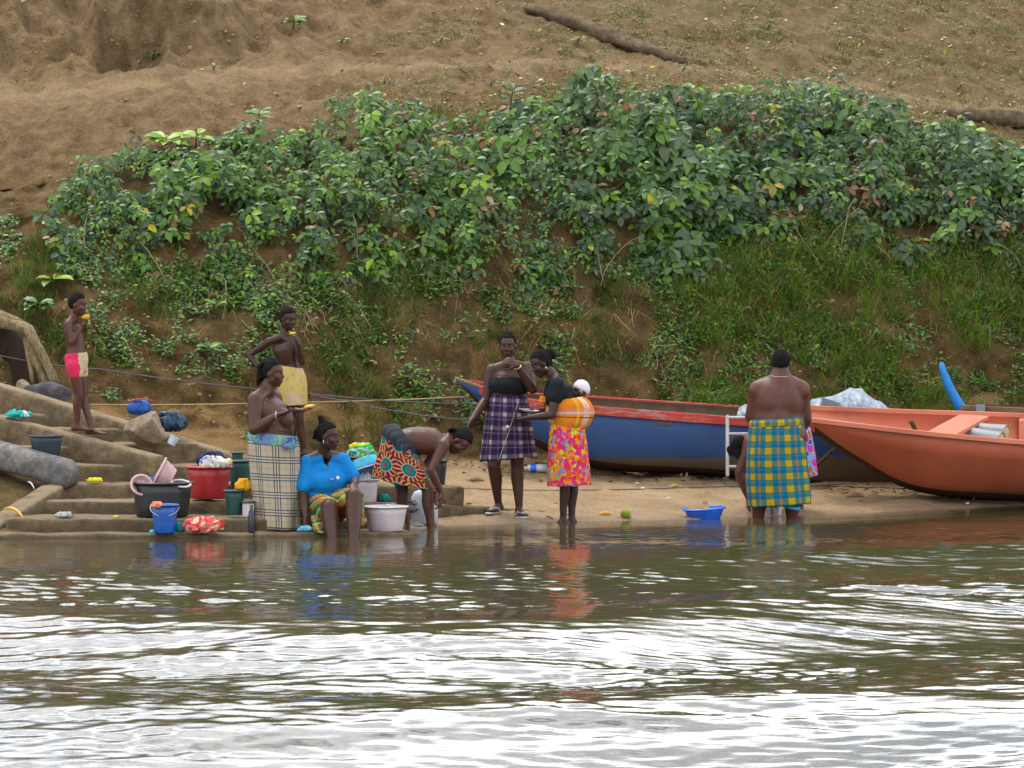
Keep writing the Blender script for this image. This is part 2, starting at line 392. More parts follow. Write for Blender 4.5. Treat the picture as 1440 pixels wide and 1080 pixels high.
class Leaves:
    def __init__(s): s.v = []; s.f = []; s.c = []
    def leaf(s, p, d, n, L, w, c, fold=0.25, droop=0.25, shape=0):
        """a pointed blade: p stalk end, d direction, n face normal, folded on the midrib, tip drooping"""
        d = nv(d); n = Vector(n); n = nv(n - d * n.dot(d)) if (n - d * n.dot(d)).length > 1e-4 else d.orthogonal().normalized()
        q = d.cross(n); k = len(s.v); P = Vector(p)
        m1 = P + d * (L * 0.42) - n * (droop * L * 0.10); m2 = P + d * (L * 0.76) - n * (droop * L * 0.32); t = P + d * (L * (1 - 0.1 * droop)) - n * (droop * L * 0.75)
        a = 0.85 if shape == 0 else 0.5; up = n * (fold * w * 0.5)
        s.v += [P, P + d * (L * 0.14) + q * (w * 0.28) + up * 0.5, P + d * (L * 0.14) - q * (w * 0.28) + up * 0.5, m1 + q * (w * 0.5) + up, m1, m1 - q * (w * 0.5) + up,
                m2 + q * (w * 0.5 * a * 0.8) + up * 0.8, m2, m2 - q * (w * 0.5 * a * 0.8) + up * 0.8, t]
        s.f += [(k, k + 1, k + 3, k + 4), (k, k + 4, k + 5, k + 2), (k + 4, k + 3, k + 6, k + 7), (k + 5, k + 4, k + 7, k + 8), (k + 7, k + 6, k + 9), (k + 8, k + 7, k + 9)]
        s.c += [c] * 10
    def blade(s, p, d, L, w, c, bend=0.5, side=None):
        d = nv(d); q = side if side is not None else nv(Vector((rnd.uniform(-1, 1), rnd.uniform(-1, 1), 0.01))); k = len(s.v); P = Vector(p)
        g = Vector((d.x, d.y, 0)) * 0.8 + Vector((0, 0, -1)) * 0.5
        for t, ww in ((0, 1), (0.35, 0.9), (0.7, 0.6)):
            c0 = P + d * (L * t) + g * (bend * L * t * t * 0.6); s.v += [c0 - q * (w * ww * 0.5), c0 + q * (w * ww * 0.5)]
        s.v.append(P + d * L + g * (bend * L * 0.6)); s.f += [(k, k + 1, k + 3, k + 2), (k + 2, k + 3, k + 5, k + 4), (k + 4, k + 5, k + 6)]; s.c += [c] * 7
    def obj(s, name, m, parent=None, base=None, smooth=True):
        o = obj(name, s.v, s.f, m, parent, smooth, None, base)
        a = o.data.color_attributes.new('tint', 'FLOAT_COLOR', 'POINT')
        a.data.foreach_set('color', np.array([(*c, 1.0) for c in s.c], dtype=np.float32).ravel()); return o
def jit(c, k=0.3):
    f = 1 + rnd.uniform(-k, k); return (c[0] * f * (1 + rnd.uniform(-0.15, 0.15)), c[1] * f, c[2] * f * (1 + rnd.uniform(-0.2, 0.2)))
def pick(opts):
    t = rnd.random() * sum(w for w, _ in opts)
    for w, c in opts:
        t -= w
        if t <= 0: return c
    return opts[-1][1]
VTx = [60, 80, 130, 180, 230, 290, 330, 400, 450, 490, 560, 620, 660, 700, 760, 800, 900, 1000, 1100, 1150, 1200, 1300, 1380, 1440, 1700]
VTy = [330, 285, 262, 225, 222, 210, 190, 192, 195, 158, 152, 172, 190, 158, 155, 142, 136, 146, 140, 142, 165, 190, 206, 226, 270]
VBx = [60, 80, 150, 250, 350, 450, 550, 650, 700, 750, 800, 850, 920, 1000, 1100, 1200, 1300, 1380, 1440, 1700]
VBy = [350, 385, 375, 395, 410, 395, 385, 380, 405, 395, 400, 375, 395, 385, 345, 335, 355, 375, 365, 370]
def vtop(px): return float(np.interp(px, VTx, VTy))
def vbot(px): return float(np.interp(px, VBx, VBy))
def clump(px, py, k=0.016, o=0.0): return noise.noise(Vector((px * k, py * k * 1.2, 5.0 + o)))
# -- leaf prototypes shared by the leaves that are objects of their own
LEAFPROTO = []
for i, (c, sh) in enumerate([(MID, 0), (BRI, 0), (GREY, 0), (DARK, 0), (BRI, 1), (LIME, 0), (YEL, 0), (BRN, 0)]):
    lv = Leaves(); lv.leaf((0, 0, 0), (1, 0, 0), (0, 0, 1), 1.0, 0.58, c, 0.28, 0.3, sh)
    o = lv.obj('leaf', M_LEAF if i < 6 else M_DRY); LEAFPROTO.append(o.data); bpy.data.objects.remove(o)
def leaf_obj(p, d, n, L, k, parent):
    d = nv(d); n = Vector(n); n = n - d * n.dot(d); n = nv(n) if n.length > 1e-4 else d.orthogonal().normalized(); y = n.cross(d)
    o = bpy.data.objects.new('leaf', LEAFPROTO[k]); col.objects.link(o); o.parent = parent
    R3 = Matrix((d, y, n)).transposed() * L
    o.matrix_basis = Matrix.Translation(Vector(p) - wloc(parent)) @ R3.to_4x4(); return o
# -- creeper bushes over the top of the bank
cent = []
for r in range(3):
    for i in range(13 if r else 12):
        px = 110 + i * 112 + (56 if r % 2 else 0) + rnd.uniform(-22, 22)
        t, b = vtop(px), vbot(px); cent.append((px, lerp(t, b, 0.16 + 0.34 * r) + rnd.uniform(-10, 10)))
buckets = [dict(lv=Leaves(), big=[], stems=[], anchor=None) for _ in cent]
CX = np.array([c[0] for c in cent]); CY = np.array([c[1] for c in cent])
hero = []
def bank_leaf(px, py, layer):
    g, n = ground(px, py)
    if g is None: return
    t, b = vtop(px), vbot(px); f = (py - t) / max(1, b - t)
    cl = clump(px, py) + 0.6 * clump(px, py, 0.045, 3); env = max(0.0, min(1.0, 4.5 * f * 0.9 + 0.35)) * max(0.12, min(1, 2.6 * (1.04 - f)))
    th = env * (0.36 + 0.52 * cl) * (1.0 if px > 440 else 0.8)
    if th < 0.03: th = 0.03
    out = nv(Vector((n.x * 0.5, min(n.y, -0.3), max(n.z, 0.15) + 0.25)))
    s = layer ** 0.6
    p = g + out * (th * s + rnd.uniform(-0.02, 0.03)) + Vector((rnd.uniform(-0.05, 0.05), rnd.uniform(-0.05, 0.05), rnd.uniform(-0.04, 0.04)))
    j = int(np.argmin((CX - px) ** 2 + 1.4 * (CY - py + rnd.uniform(-14, 14)) ** 2 + 0)); B = buckets[j]
    zone_l = noise.noise(Vector((px * 0.007, py * 0.006, 8)))
    right = px > 780
    if right: opts = [(5, GREY), (3, DARK), (4, MID), (2.0, BRI), (0.22, LIME), (0.08, YEL), (0.16, BRN)]
    else: opts = [(1.5, GREY), (2.5, DARK), (5, MID), (4.0, BRI), (0.5, LIME), (0.05, YEL), (0.30, BRN)]
    c = pick(opts)
    if zone_l > 0.30 and c in (GREY, DARK): c = MID
    if noise.noise(Vector((px * 0.021, py * 0.021, 33))) > 0.42 and rnd.random() < 0.4: c = pick([(2, BRN), (1, TAN), (1, OLIVE)])
    zl = noise.noise(Vector((px * 0.010, py * 0.010, 21)))
    if zl > 0.18 and c == DARK: c = BRI
    L = rnd.uniform(0.065, 0.14) * (1.0 + 0.75 * zl) * (1.0 if right else 0.88) * (1.12 if s > 0.8 else 0.9)
    fan = 3 if rnd.random() < 0.75 else 1
    nrm = nv(out * 0.75 + Vector((rnd.gauss(0, 0.35), rnd.gauss(0, 0.25) - 0.1, rnd.gauss(0.45, 0.35))))
    a0 = rnd.uniform(-0.9, 0.9)
    for k in range(fan):
        a = a0 + (k - (fan - 1) / 2) * 1.15 + rnd.uniform(-0.2, 0.2)
        d = Vector((math.sin(a), -0.42, -math.cos(a) * 0.75 + 0.05))
        nn = nv(nrm + Vector((rnd.gauss(0, 0.25), rnd.gauss(0, 0.2), rnd.gauss(0, 0.25))))
        q = p + nv(d) * 0.012; LL = L * (1.0 if k == (fan - 1) / 2 else 0.85); w = LL * rnd.uniform(0.52, 0.68); cc = jit(c)
        if s > 0.88 and LL > 0.105: B['big'].append((q, d, nn, LL, c))
        else: B['lv'].leaf(q, d, nn, LL, w, cc, rnd.uniform(0.1, 0.4), rnd.uniform(0.1, 0.7))
        if B['anchor'] is None or rnd.random() < 0.02: B['anchor'] = g
    if rnd.random() < 0.10:
        B['stems'].append((g, p))
N_LEAF = 14500
for i in range(N_LEAF):
    px = rnd.uniform(70, 1640); t, b = vtop(px), vbot(px)
    e = 16 * clump(px, 0, 0.03, 7) + 9 * clump(px, 0, 0.11, 9)
    py = rnd.uniform(t + e - 4, b + 20 * clump(px, 0, 0.02, 11) + 8)
    f = (py - t) / (b - t)
    if px < 450 and clump(px, py, 0.02, 20) < -0.24 + 0.06 * (f > 0.6): continue
    if 600 < px < 690 and f < 0.25 and rnd.random() < 0.7: continue
    if f > 0.72 and clump(px, py, 0.022, 31) < -0.05: continue
    bank_leaf(px, py, rnd.random())
MARKS = [(100, 'behind the tree root'), (215, 'behind the boulder'), (330, 'behind the red tub'), (410, 'behind the child in yellow'), (490, 'behind the black pot'), (600, 'behind the bending woman'), (700, 'behind the black bandeau'), (800, 'behind the baby'), (900, 'behind the green mango'), (1000, 'behind the blue basin'), (1100, 'behind the large woman'), (1200, 'behind the grey tarpaulin'), (1300, 'behind the orange boat thwart'), (1400, 'behind the blue prow'), (1520, 'behind the brown canoe')]
usedm = set()
KEY = {MID: 0, BRI: 1, GREY: 2, DARK: 3, TAN: 7, OLIVE: 0, LIME: 5, YEL: 6, BRN: 7}
for i, B in enumerate(buckets):
    if B['anchor'] is None: continue
    right = cent[i][0] > 780; row = 0 if i < 12 else (1 if i < 25 else 2)
    mark = MARKS[min(range(len(MARKS)), key=lambda q: abs(MARKS[q][0] - cent[i][0]) + (500 if (row, q) in usedm else 0))]
    usedm.add((row, MARKS.index(mark)))
    lab = ('dark glossy creeper bush ' if right else 'mixed green leafy bush ') + ['on the crest of the bank', 'halfway up the leafy bank', 'at the lower fringe of the leaves'][row] + ' ' + mark[1]
    o = thing('creeper_bush', B['anchor'], lab, 'bush', 'creeper bushes behind the boats' if right else 'leafy bushes above the steps')
    big = B['big']; rnd.shuffle(big)
    for (q, d, nn, LL, c) in big[:34]: leaf_obj(q, d, nn, LL, KEY[c] if rnd.random() < 0.85 else 4, o)
    for (q, d, nn, LL, c) in big[34:]: B['lv'].leaf(q, d, nn, LL, LL * 0.6, jit(c), 0.25, 0.35)
    for (g, p) in B['stems'][:5] or [(B['anchor'], B['anchor'] + Vector((0, -0.12, 0.05)))]:
        MB().chain([g, lerp(g, p, 0.6) + Vector((rnd.uniform(-.05, .05), 0, -0.04)), p], [0.006, 0.005, 0.003], 5).obj('stem', M_STEM, o)
    tag(B['lv'].obj('foliage', M_LEAF, o), kind='stuff')
bushes = [o for o in col.objects if o.name.startswith('creeper_bush')]
for i in range(38):                                     # bare vines showing between the leaves and hanging below them
    px = rnd.uniform(110, 1460); b = vbot(px); py = b - rnd.uniform(-10, 120); dx = rnd.uniform(-90, 90); P = []
    for k in range(7):
        t = k / 6; g, n = ground(px + dx * t + 8 * math.sin(3 * t + i), py + t * 55 - 14 * math.sin(3.1 * t) + rnd.uniform(-3, 3))
        if g is None: continue
        P.append(g + nv(Vector((0, -1, 0.4))) * (0.34 * (1 - t) * (0.6 if py > b - 30 else 1) + 0.05 + 0.06 * math.sin(5 * t + i)))
    if len(P) < 5: continue
    o = min(bushes, key=lambda q: (q.location - P[0]).length)
    MB().chain(P, [rnd.uniform(0.0035, 0.006)] * len(P), 5).obj('vine_stem', M_VINE if i % 2 else M_STEM, o)
# -- low herbs and ferns on the open part of the bank, grass tufts, dry roots, litter
herb = Leaves(); grass = Leaves(); dryg = Leaves(); litter = Leaves()
def herb_at(px, py, size, cs, n=7):
    g, nn = ground(px, py)
    if g is None: return
    for k in range(n):
        a = rnd.uniform(0, 6.28); d = Vector((math.cos(a), -0.5 + 0.3 * math.sin(a), 0.35 + 0.6 * math.sin(a)))
        p = g + nv(nn) * rnd.uniform(0.0, 0.05) + Vector((rnd.gauss(0, 0.03), 0, rnd.gauss(0, 0.03)))
        herb.leaf(p, d, Vector((rnd.gauss(0, .3), -0.5, 0.8)), rnd.uniform(0.5, 1.1) * size, size * 0.42, jit(pick(cs)), 0.2, 0.4)
def tuft(px, py, n, Lr, cs, w=0.0075, L=None):
    g, nn = ground(px, py)
    if g is None: return
    for k in range(n):
        p = g + Vector((rnd.gauss(0, 0.03), rnd.gauss(0, 0.02), rnd.gauss(0, 0.02)))
        d = Vector((rnd.gauss(0, 0.45), -0.45 + rnd.gauss(0, 0.2), 0.9)); (L or grass).blade(p, d, rnd.uniform(*Lr), w, jit(pick(cs)), rnd.uniform(0.2, 1.1))
GC = [(5, BRI), (2.5, MID), (1.2, OLIVE), (0.8, TAN), (1.6, LIME)]
for i in range(15000):                                   # herbs in drifts
    px = rnd.uniform(-30, 1560); b = vbot(px); lo = float(np.interp(px, [0, 100, 250, 400, 700, 1440], [500, 545, 600, 632, 645, 640])); py = rnd.uniform(b - 45, lo)
    k = clump(px, py, 0.011, 40) + 0.55 * clump(px, py, 0.05, 41) + (0.22 if px > 930 else -0.02) - 0.42 * (py - b) / (lo - b)
    if px < 90 and py < 400: k -= 0.35
    if 620 < px < 960: k -= 0.10
    if k < -0.05: continue
    herb_at(px, py, rnd.uniform(0.025, 0.08), [(3, MID), (3, BRI), (0.8, DARK), (1.6, OLIVE), (0.25, LIME), (0.2, TAN)], 5)
for i in range(9000):                                   # grass tufts, thick at the right
    px = rnd.uniform(0, 1600); b = vbot(px); lo = float(np.interp(px, [0, 100, 250, 400, 700, 1440], [510, 550, 603, 634, 647, 645])); py = rnd.uniform(b - 25, lo)
    k = clump(px, py, 0.009, 50) + 0.4 * clump(px, py, 0.04, 51) + (0.36 if px > 950 else (0.22 if 470 < px < 590 else -0.06)) - 0.42 * (py - b) / (lo - b)
    if k < 0.02: continue
    tuft(px, py, 7, (0.08, 0.34 if px > 950 else 0.2), GC if px > 950 else [(3, MID), (2, OLIVE), (1.5, BRI), (1.2, TAN)])
for i in range(900):                                    # hanging dry roots and dead stalks
    px = rnd.uniform(60, 1560); b = vbot(px); py = rnd.uniform(b - 20, b + 120)
    if clump(px, py, 0.02, 60) < 0.10: continue
    g, nn = ground(px, py)
    if g is None: continue
    for k in range(5): dryg.blade(g + Vector((rnd.gauss(0, .06), -0.02, rnd.gauss(0, .04))), Vector((rnd.gauss(0, 0.5), -0.25, rnd.uniform(-1, 0.4))), rnd.uniform(0.1, 0.35), 0.006, jit(TAN), 0.3)
for i in range(8000):                                   # thin weeds on the hillside to the right
    px = rnd.uniform(480, 1600); top = 0; py = rnd.uniform(-15, vtop(px) - 8)
    k = clump(px, py * 2, 0.012, 70) + 0.5 * clump(px, py * 2, 0.05, 71) + (px - 1000) / 1800
    g, nn = ground(px, py)
    if g is None: continue
    if k > 0.0: 
        for _ in range(4):
            herb.leaf(g + Vector((rnd.gauss(0, .04), rnd.gauss(0, .06), 0.005)), Vector((rnd.gauss(0, 1), rnd.gauss(0, 1), 0.5)), Vector((0, -0.3, 1)), rnd.uniform(0.015, 0.04), 0.016, jit(pick([(3, OLIVE), (2, MID), (1.2, BRI), (1.6, TAN)])), 0.1, 0.2)
    if k > -0.05 and rnd.random() < 0.6: tuft(px, py, 4, (0.02, 0.07), [(3, OLIVE), (1.5, MID), (3, TAN)], 0.007)
for i in range(4200):                                   # leaf litter on the slope and along the crest
    px = rnd.uniform(0, 1600); py = rnd.uniform(0, vtop(px) + 6)
    near = 1 - min(1, abs(py - (vtop(px) - 14)) / 40)
    if rnd.random() > (0.04 + 0.16 * (px > 600) + 0.6 * near * (px > 500)): continue
    g, nn = ground(px, py)
    if g is None: continue
    litter.leaf(g + nn * 0.012, Vector((rnd.gauss(0, 1), rnd.gauss(0, 1), 0.1)), Vector((rnd.gauss(0, .3), -0.3, 1)), rnd.uniform(0.03, 0.085), rnd.uniform(0.02, 0.045), jit(pick([(3, TAN), (2, BRN), (1, (0.5, 0.42, 0.28)), (0.5, YEL)])), 0.5, -0.4)
for i in range(1100):                                   # tufts and clods along the crest
    px = rnd.uniform(440, 1600); py = vtop(px) + rnd.gauss(-12, 9)
    tuft(px, py, 4, (0.04, 0.13), [(2, TAN), (2, OLIVE), (1.5, BRI), (1, BRN)], 0.007)
for i in range(420):                                    # drift line of bark, stalks and leaf bits below the boats
    px = rnd.uniform(640, 1440); py = float(np.interp(px, [640, 840, 1020, 1200, 1440], [655, 663, 673, 688, 702])) + rnd.gauss(0, 4.5)
    g, nn = ground(px, py)
    if g is None or g.z < 0.02: continue
    if rnd.random() < 0.5: litter.blade(g + Vector((0, 0, 0.01)), Vector((rnd.gauss(0, 1), rnd.gauss(0, 1), 0.08)), rnd.uniform(0.04, 0.14), 0.009, jit(pick([(2, BRN), (2, (0.06, 0.04, 0.025)), (1, TAN)])), 0.05)
    else: litter.leaf(g + Vector((0, 0, 0.012)), Vector((rnd.gauss(0, 1), rnd.gauss(0, 1), 0.1)), Vector((rnd.gauss(0, .3), -0.3, 1)), rnd.uniform(0.03, 0.08), 0.03, jit(pick([(3, BRN), (2, (0.07, 0.045, 0.03)), (1, TAN), (0.4, OLIVE)])), 0.5, -0.4)
tag(herb.obj('ground_cover_herbs', M_LEAF), 'low green herbs growing over the bare earth of the bank', 'ground cover', kind='stuff')
tag(grass.obj('bank_grass', M_GRASS), 'tufts of green grass on the lower bank', 'grass', kind='stuff')
tag(dryg.obj('dry_roots', M_DRY), 'dry hanging roots and dead stalks on the bank', 'dry roots', kind='stuff')
tag(litter.obj('leaf_litter', M_DRY), 'dead leaves scattered over the hillside and bank crest', 'leaf litter', kind='stuff')

# -- clods of earth
clod = MB(); ico = bmesh.new(); bmesh.ops.create_icosphere(ico, subdivisions=1, radius=1.0)
iv = [v.co.copy() for v in ico.verts]; jf = [[v.index for v in f.verts] for f in ico.faces]; ico.free()
for i in range(1800):
    px = rnd.uniform(-20, 1500); py = rnd.uniform(-10, 640); t = vtop(px) if px > 60 else 300
    if py > t - 4 and py < vbot(px): continue
    if clump(px, py, 0.012, 80) < -0.05: continue
    g, n = ground(px, py)
    if g is None or g.z < 0.5 and py > 640: continue
    r = rnd.uniform(0.008, 0.026) * (1.5 if rnd.random() < 0.06 else 1)
    S = Vector((rnd.uniform(0.8, 1.4), rnd.uniform(0.8, 1.2), rnd.uniform(0.5, 0.9)))
    clod.add([g + Vector((v.x * S.x, v.y * S.y, v.z * S.z)) * (r * rnd.uniform(0.8, 1.15)) for v in iv], jf)
co_ = clod.obj('earth_clods', M_EARTH); tag(co_, 'small clods of earth strewn over the hillside and bank', 'earth clods', kind='stuff')
co_.data.color_attributes.new('zone', 'FLOAT_COLOR', 'POINT')
# -- single plants that stand apart
def sapling(label, px, py, n, L, k, h, spread=1.0, name='leafy_sapling', wide=0.6):
    g, nn = ground(px, py)
    if g is None: return
    o = thing(name, g, label, 'plant'); top = g + Vector((0.03, -0.12, h))
    MB().chain([g, lerp(g, top, 0.5) + Vector((0, -0.03, 0.02)), top], [0.008, 0.007, 0.004], 6).obj('stem', M_STEM, o)
    for i in range(n):
        a = 2 * math.pi * i / n + rnd.uniform(-0.3, 0.3); t = rnd.uniform(0.55, 1.0); p = lerp(g, top, t)
        d = Vector((math.cos(a) * spread, math.sin(a) * 0.7 * spread - 0.25, rnd.uniform(-0.1, 0.55)))
        leaf_obj(p + nv(d) * 0.02, d, Vector((rnd.gauss(0, .2), -0.45, 1)), L * rnd.uniform(0.75, 1.1), k if rnd.random() < 0.8 else 1, o)
sapling('sapling with large lime green leaves at the left end of the bushes', 232, 214, 11, 0.24, 5, 0.16, 1.3)
sapling('lime leaved sapling beside the large leaved one on the crest', 275, 208, 9, 0.20, 5, 0.14, 1.3)
sapling('leafy shoot rising above the bushes behind the red tub', 362, 190, 14, 0.14, 1, 0.24)
sapling('small green plant alone on the slope above the footpath', 412, 40, 12, 0.13, 1, 0.10, 1.1, 'seedling')
sapling('dusty green seedling at the foot of the earth mound', 215, 84, 8, 0.09, 3, 0.07, 1.0, 'seedling')
sapling('broad bright leaf sprouting beside the tree root', 72, 402, 4, 0.20, 5, 0.08, 1.2, 'seedling')
sapling('feathery fern drooping over the tree root', 52, 440, 26, 0.15, 0, 0.10, 1.3, 'fern')
sapling('small fern in the hollow of the tree root', 5, 505, 12, 0.14, 1, 0.08, 1.0, 'fern')
sapling('bright leaf sprig on the bank behind the child in yellow', 300, 440, 12, 0.11, 1, 0.10)
sapling('dark leafy herb on the bank above the tan rope', 290, 505, 16, 0.12, 0, 0.12)
sapling('sprig of heart shaped lime leaves hanging below the bushes', 372, 335, 9, 0.17, 5, 0.05)
sapling('pair of yellow green leaves hanging behind the bending woman', 626, 350, 4, 0.18, 5, -0.06, 0.4)
sapling('lime green shoot at the crest behind the blue prow', 1365, 200, 13, 0.15, 5, 0.16)
sapling('silvery green shoot standing above the bush behind the black bandeau', 717, 165, 9, 0.14, 2, 0.30, 0.8)
sapling('silvery green shoot standing above the bush behind the large woman', 1128, 150, 9, 0.13, 2, 0.22, 0.8)
sapling('low leafy plant beside the fallen trunk', 812, 60, 9, 0.09, 1, 0.05, 1.0, 'seedling')
for i in range(9): 
    px, py = [(300, 98), (480, 60), (540, 118), (620, 58), (690, 120), (1250, 120), (1080, 40), (960, 100), (1180, 62)][i]
    sapling('small green weed growing alone on the trodden hillside', px, py, 6, 0.055, 1 if i % 2 else 3, 0.03, 1.1, 'weed')
for o in list(bpy.data.objects):
    if o.name.startswith('weed') and o.parent is None: o['group'] = 'single weeds on the hillside'
# ---------------------------------------------------------------- concrete river steps
m = Mt('weathered_concrete', rough=0.92, spec=0.2)
n1 = m.noise(2.6, 6, 0.65); n2 = m.noise(11, 5, 0.65); n3 = m.noise(70, 3, 0.6)
zz = m.sep(m.co())[2]; up = m.node('ShaderNodeNewGeometry'); nzz = m.sep(up.outputs['Normal'])[2]
c = m.ramp(n2, [(0.28, (0.075, 0.050, 0.026)), (0.5, (0.145, 0.100, 0.055)), (0.7, (0.215, 0.155, 0.092))])
c = m.mix(m.math('MULTIPLY', m.step(n1, 0.45, 0.68), 0.6), c, (0.075, 0.062, 0.042))
c = m.mix(m.math('MULTIPLY', m.math('MULTIPLY', m.step(nzz, 0.5, 0.95), m.step(n1, 0.3, 0.6)), 0.65), c, (0.30, 0.225, 0.14))      # paler sandy tone on upward faces, in patches
c = m.mix(m.math('MULTIPLY', m.step(n3, 0.52, 0.75), 0.5), c, (0.05, 0.042, 0.033))
c = m.mix(m.math('MULTIPLY', m.ramp(m.math('ADD', zz, m.math('MULTIPLY', n1, 0.15)), [(0.10, 1.0), (0.42, 0.0)]), 0.62), c, m.mix(0.6, c, (0.022, 0.018, 0.013)))    # damp, algae-darkened near the water
m.col(c); m.bump(m.math('ADD', n2, m.math('MULTIPLY', n3, 0.6)), 0.7, 0.02); M_CONC = m.m
m = Mt('grey_mossy_concrete', rough=0.95, spec=0.2)
n1 = m.noise(6, 6, 0.7); n3 = m.noise(60, 3, 0.6)
m.col(m.mix(m.math('MULTIPLY', m.step(n3, 0.5, 0.7), 0.5), m.ramp(n1, [(0.3, (0.055, 0.052, 0.05)), (0.5, (0.13, 0.12, 0.115)), (0.72, (0.26, 0.24, 0.215))]), (0.035, 0.036, 0.03)))
m.bump(m.math('ADD', n1, m.math('MULTIPLY', n3, 0.5)), 0.7, 0.02); M_GCONC = m.m
def sweep_slab(name, A, B, h, depth, m, parent, r=0.035, wob=0.012, n=26, seed=0):
    """bar with a rounded front top edge swept from A to B (front top line), going back by depth and down by h"""
    A = Vector(A); B = Vector(B); ax = (B - A); L = ax.length; ax.normalize()
    back = nv(Vector((-ax.y, ax.x, 0))); back = back if back.y > 0 else -back; dn = Vector((0, 0, -1))
    prof = [(0, h), (0, h * 0.6), (0, h * 0.3), (0, r)] + [(r - r * math.cos(t), r - r * math.sin(t)) for t in (0.4, 0.8, 1.2)] + [(r, 0), (depth * 0.35, 0), (depth * 0.7, 0)] + \
           [(depth - r + r * math.sin(t), r - r * math.cos(t)) for t in (0.0, 0.5, 1.0)] + [(depth, r), (depth, h)]
    n = max(4, int(L / 0.05)); rr = []
    for i in range(n + 1):
        t = i / n; e = min(1, min(i, n - i) / 1.0)
        ring = []
        for (b, d) in prof:
            q = A + ax * (L * t) + back * b + dn * d
            k = fbm(q * 5 + Vector((seed, 0, 0)), 3) * wob + fbm(q * 1.7 + Vector((seed, 3, 0)), 2) * wob
            q = q - back * k * 1.2 + Vector((0, 0, k * 0.8))
            if i in (0, n): q = q + (ax if i == 0 else -ax) * 0.02 - dn * -0.01
            ring.append(q)
        rr.append(ring)
    return MB().rings(rr).obj(name, m, parent)
stairs = thing('concrete_stairs', W(150, 757, 38.0), 'worn concrete river steps with three sloping stringers rising from the water', 'stairs')
STEP = [(-80, 751, 37.35, 360, 750, 37.6, 0.35, 0.55), (360, 750, 37.6, 592, 748, 37.95, 0.35, 0.6), (4, 729, 37.7, 360, 729.5, 37.85, 0.30, 0.85), (360, 729.5, 37.85, 575, 733, 38.6, 0.30, 0.9),
        (40, 704, 38.4, 360, 705, 38.55, 0.30, 0.7), (360, 705, 38.55, 602, 708, 39.8, 0.30, 0.7), (602, 708, 39.8, 772, 718, 40.95, 0.22, 0.5), (78, 679, 38.9, 360, 680, 39.05, 0.30, 0.6), (360, 680, 39.05, 655, 684, 40.2, 0.24, 0.5),
        (94, 653, 39.3, 345, 655, 39.5, 0.30, 1.2),
        (-90, 563, 41.3, 60, 562, 41.35, 0.3, 0.5), (-60, 583, 40.8, 128, 583, 40.85, 0.3, 0.55), (20, 603, 40.35, 185, 602, 40.4, 0.3, 0.5), (150, 624, 39.95, 285, 622, 40.0, 0.3, 0.5),
        (-90, 607, 40.05, 66, 605, 40.1, 0.3, 0.5), (-20, 628, 39.65, 150, 627, 39.7, 0.3, 0.5)]
for i, (xa, ya, Ya, xb, yb, Yb2, h, dp) in enumerate(STEP): sweep_slab('step', W(xa, ya, Ya), W(xb, yb, Yb2), h, dp, M_CONC, stairs, seed=i * 3)
def stringer(A, B, w, h, m, seed, end=0.05):
    A = Vector(A); B = Vector(B); ax = B - A; L = ax.length; ax.normalize(); s = nv(Vector((ax.y, -ax.x, 0))); s = s if s.y < 0 else -s
    n = int(L / 0.05); rr = []
    for i in range(n + 5):
        t = min(1, i / n); ov = max(0, i - n) / 4; k = math.cos(ov * math.pi / 2 * 0.98) if ov else 1.0
        c = A + ax * (L * t + end * math.sin(ov * math.pi / 2)); ring = []
        for j in range(16):
            q = 2 * math.pi * j / 16; cq, sq = math.cos(q), math.sin(q); p = 5.0 if m is M_CONC else 2.8
            a = abs(cq) ** (2 / p) * (1 if cq >= 0 else -1); b = abs(sq) ** (2 / p) * (1 if sq >= 0 else -1)
            v = c + s * (a * w / 2 * max(0.3, k)) + Vector((0, 0, -h / 2 + b * h / 2 * max(0.5, k)))
            v += nv(v - c + Vector((0, 0, 1e-3))) * (fbm(v * 4 + Vector((seed, 0, 0)), 4) * 0.018)
            ring.append(v)
        rr.append(ring)
    return MB().rings(rr).obj('stringer', m, stairs)
stringer(W(-120, 503, 41.75), W(342, 641, 39.85), 0.20, 0.34, M_CONC, 1)
stringer(W(-120, 553, 40.75), W(222, 640, 39.3), 0.20, 0.30, M_CONC, 2)
stringer(W(-120, 589, 39.9), W(93, 645, 38.95), 0.26, 0.26, M_GCONC, 3, 0.1)
stringer(W(72, 682, 38.75), W(-40, 752, 37.45), 0.24, 0.22, M_CONC, 4)

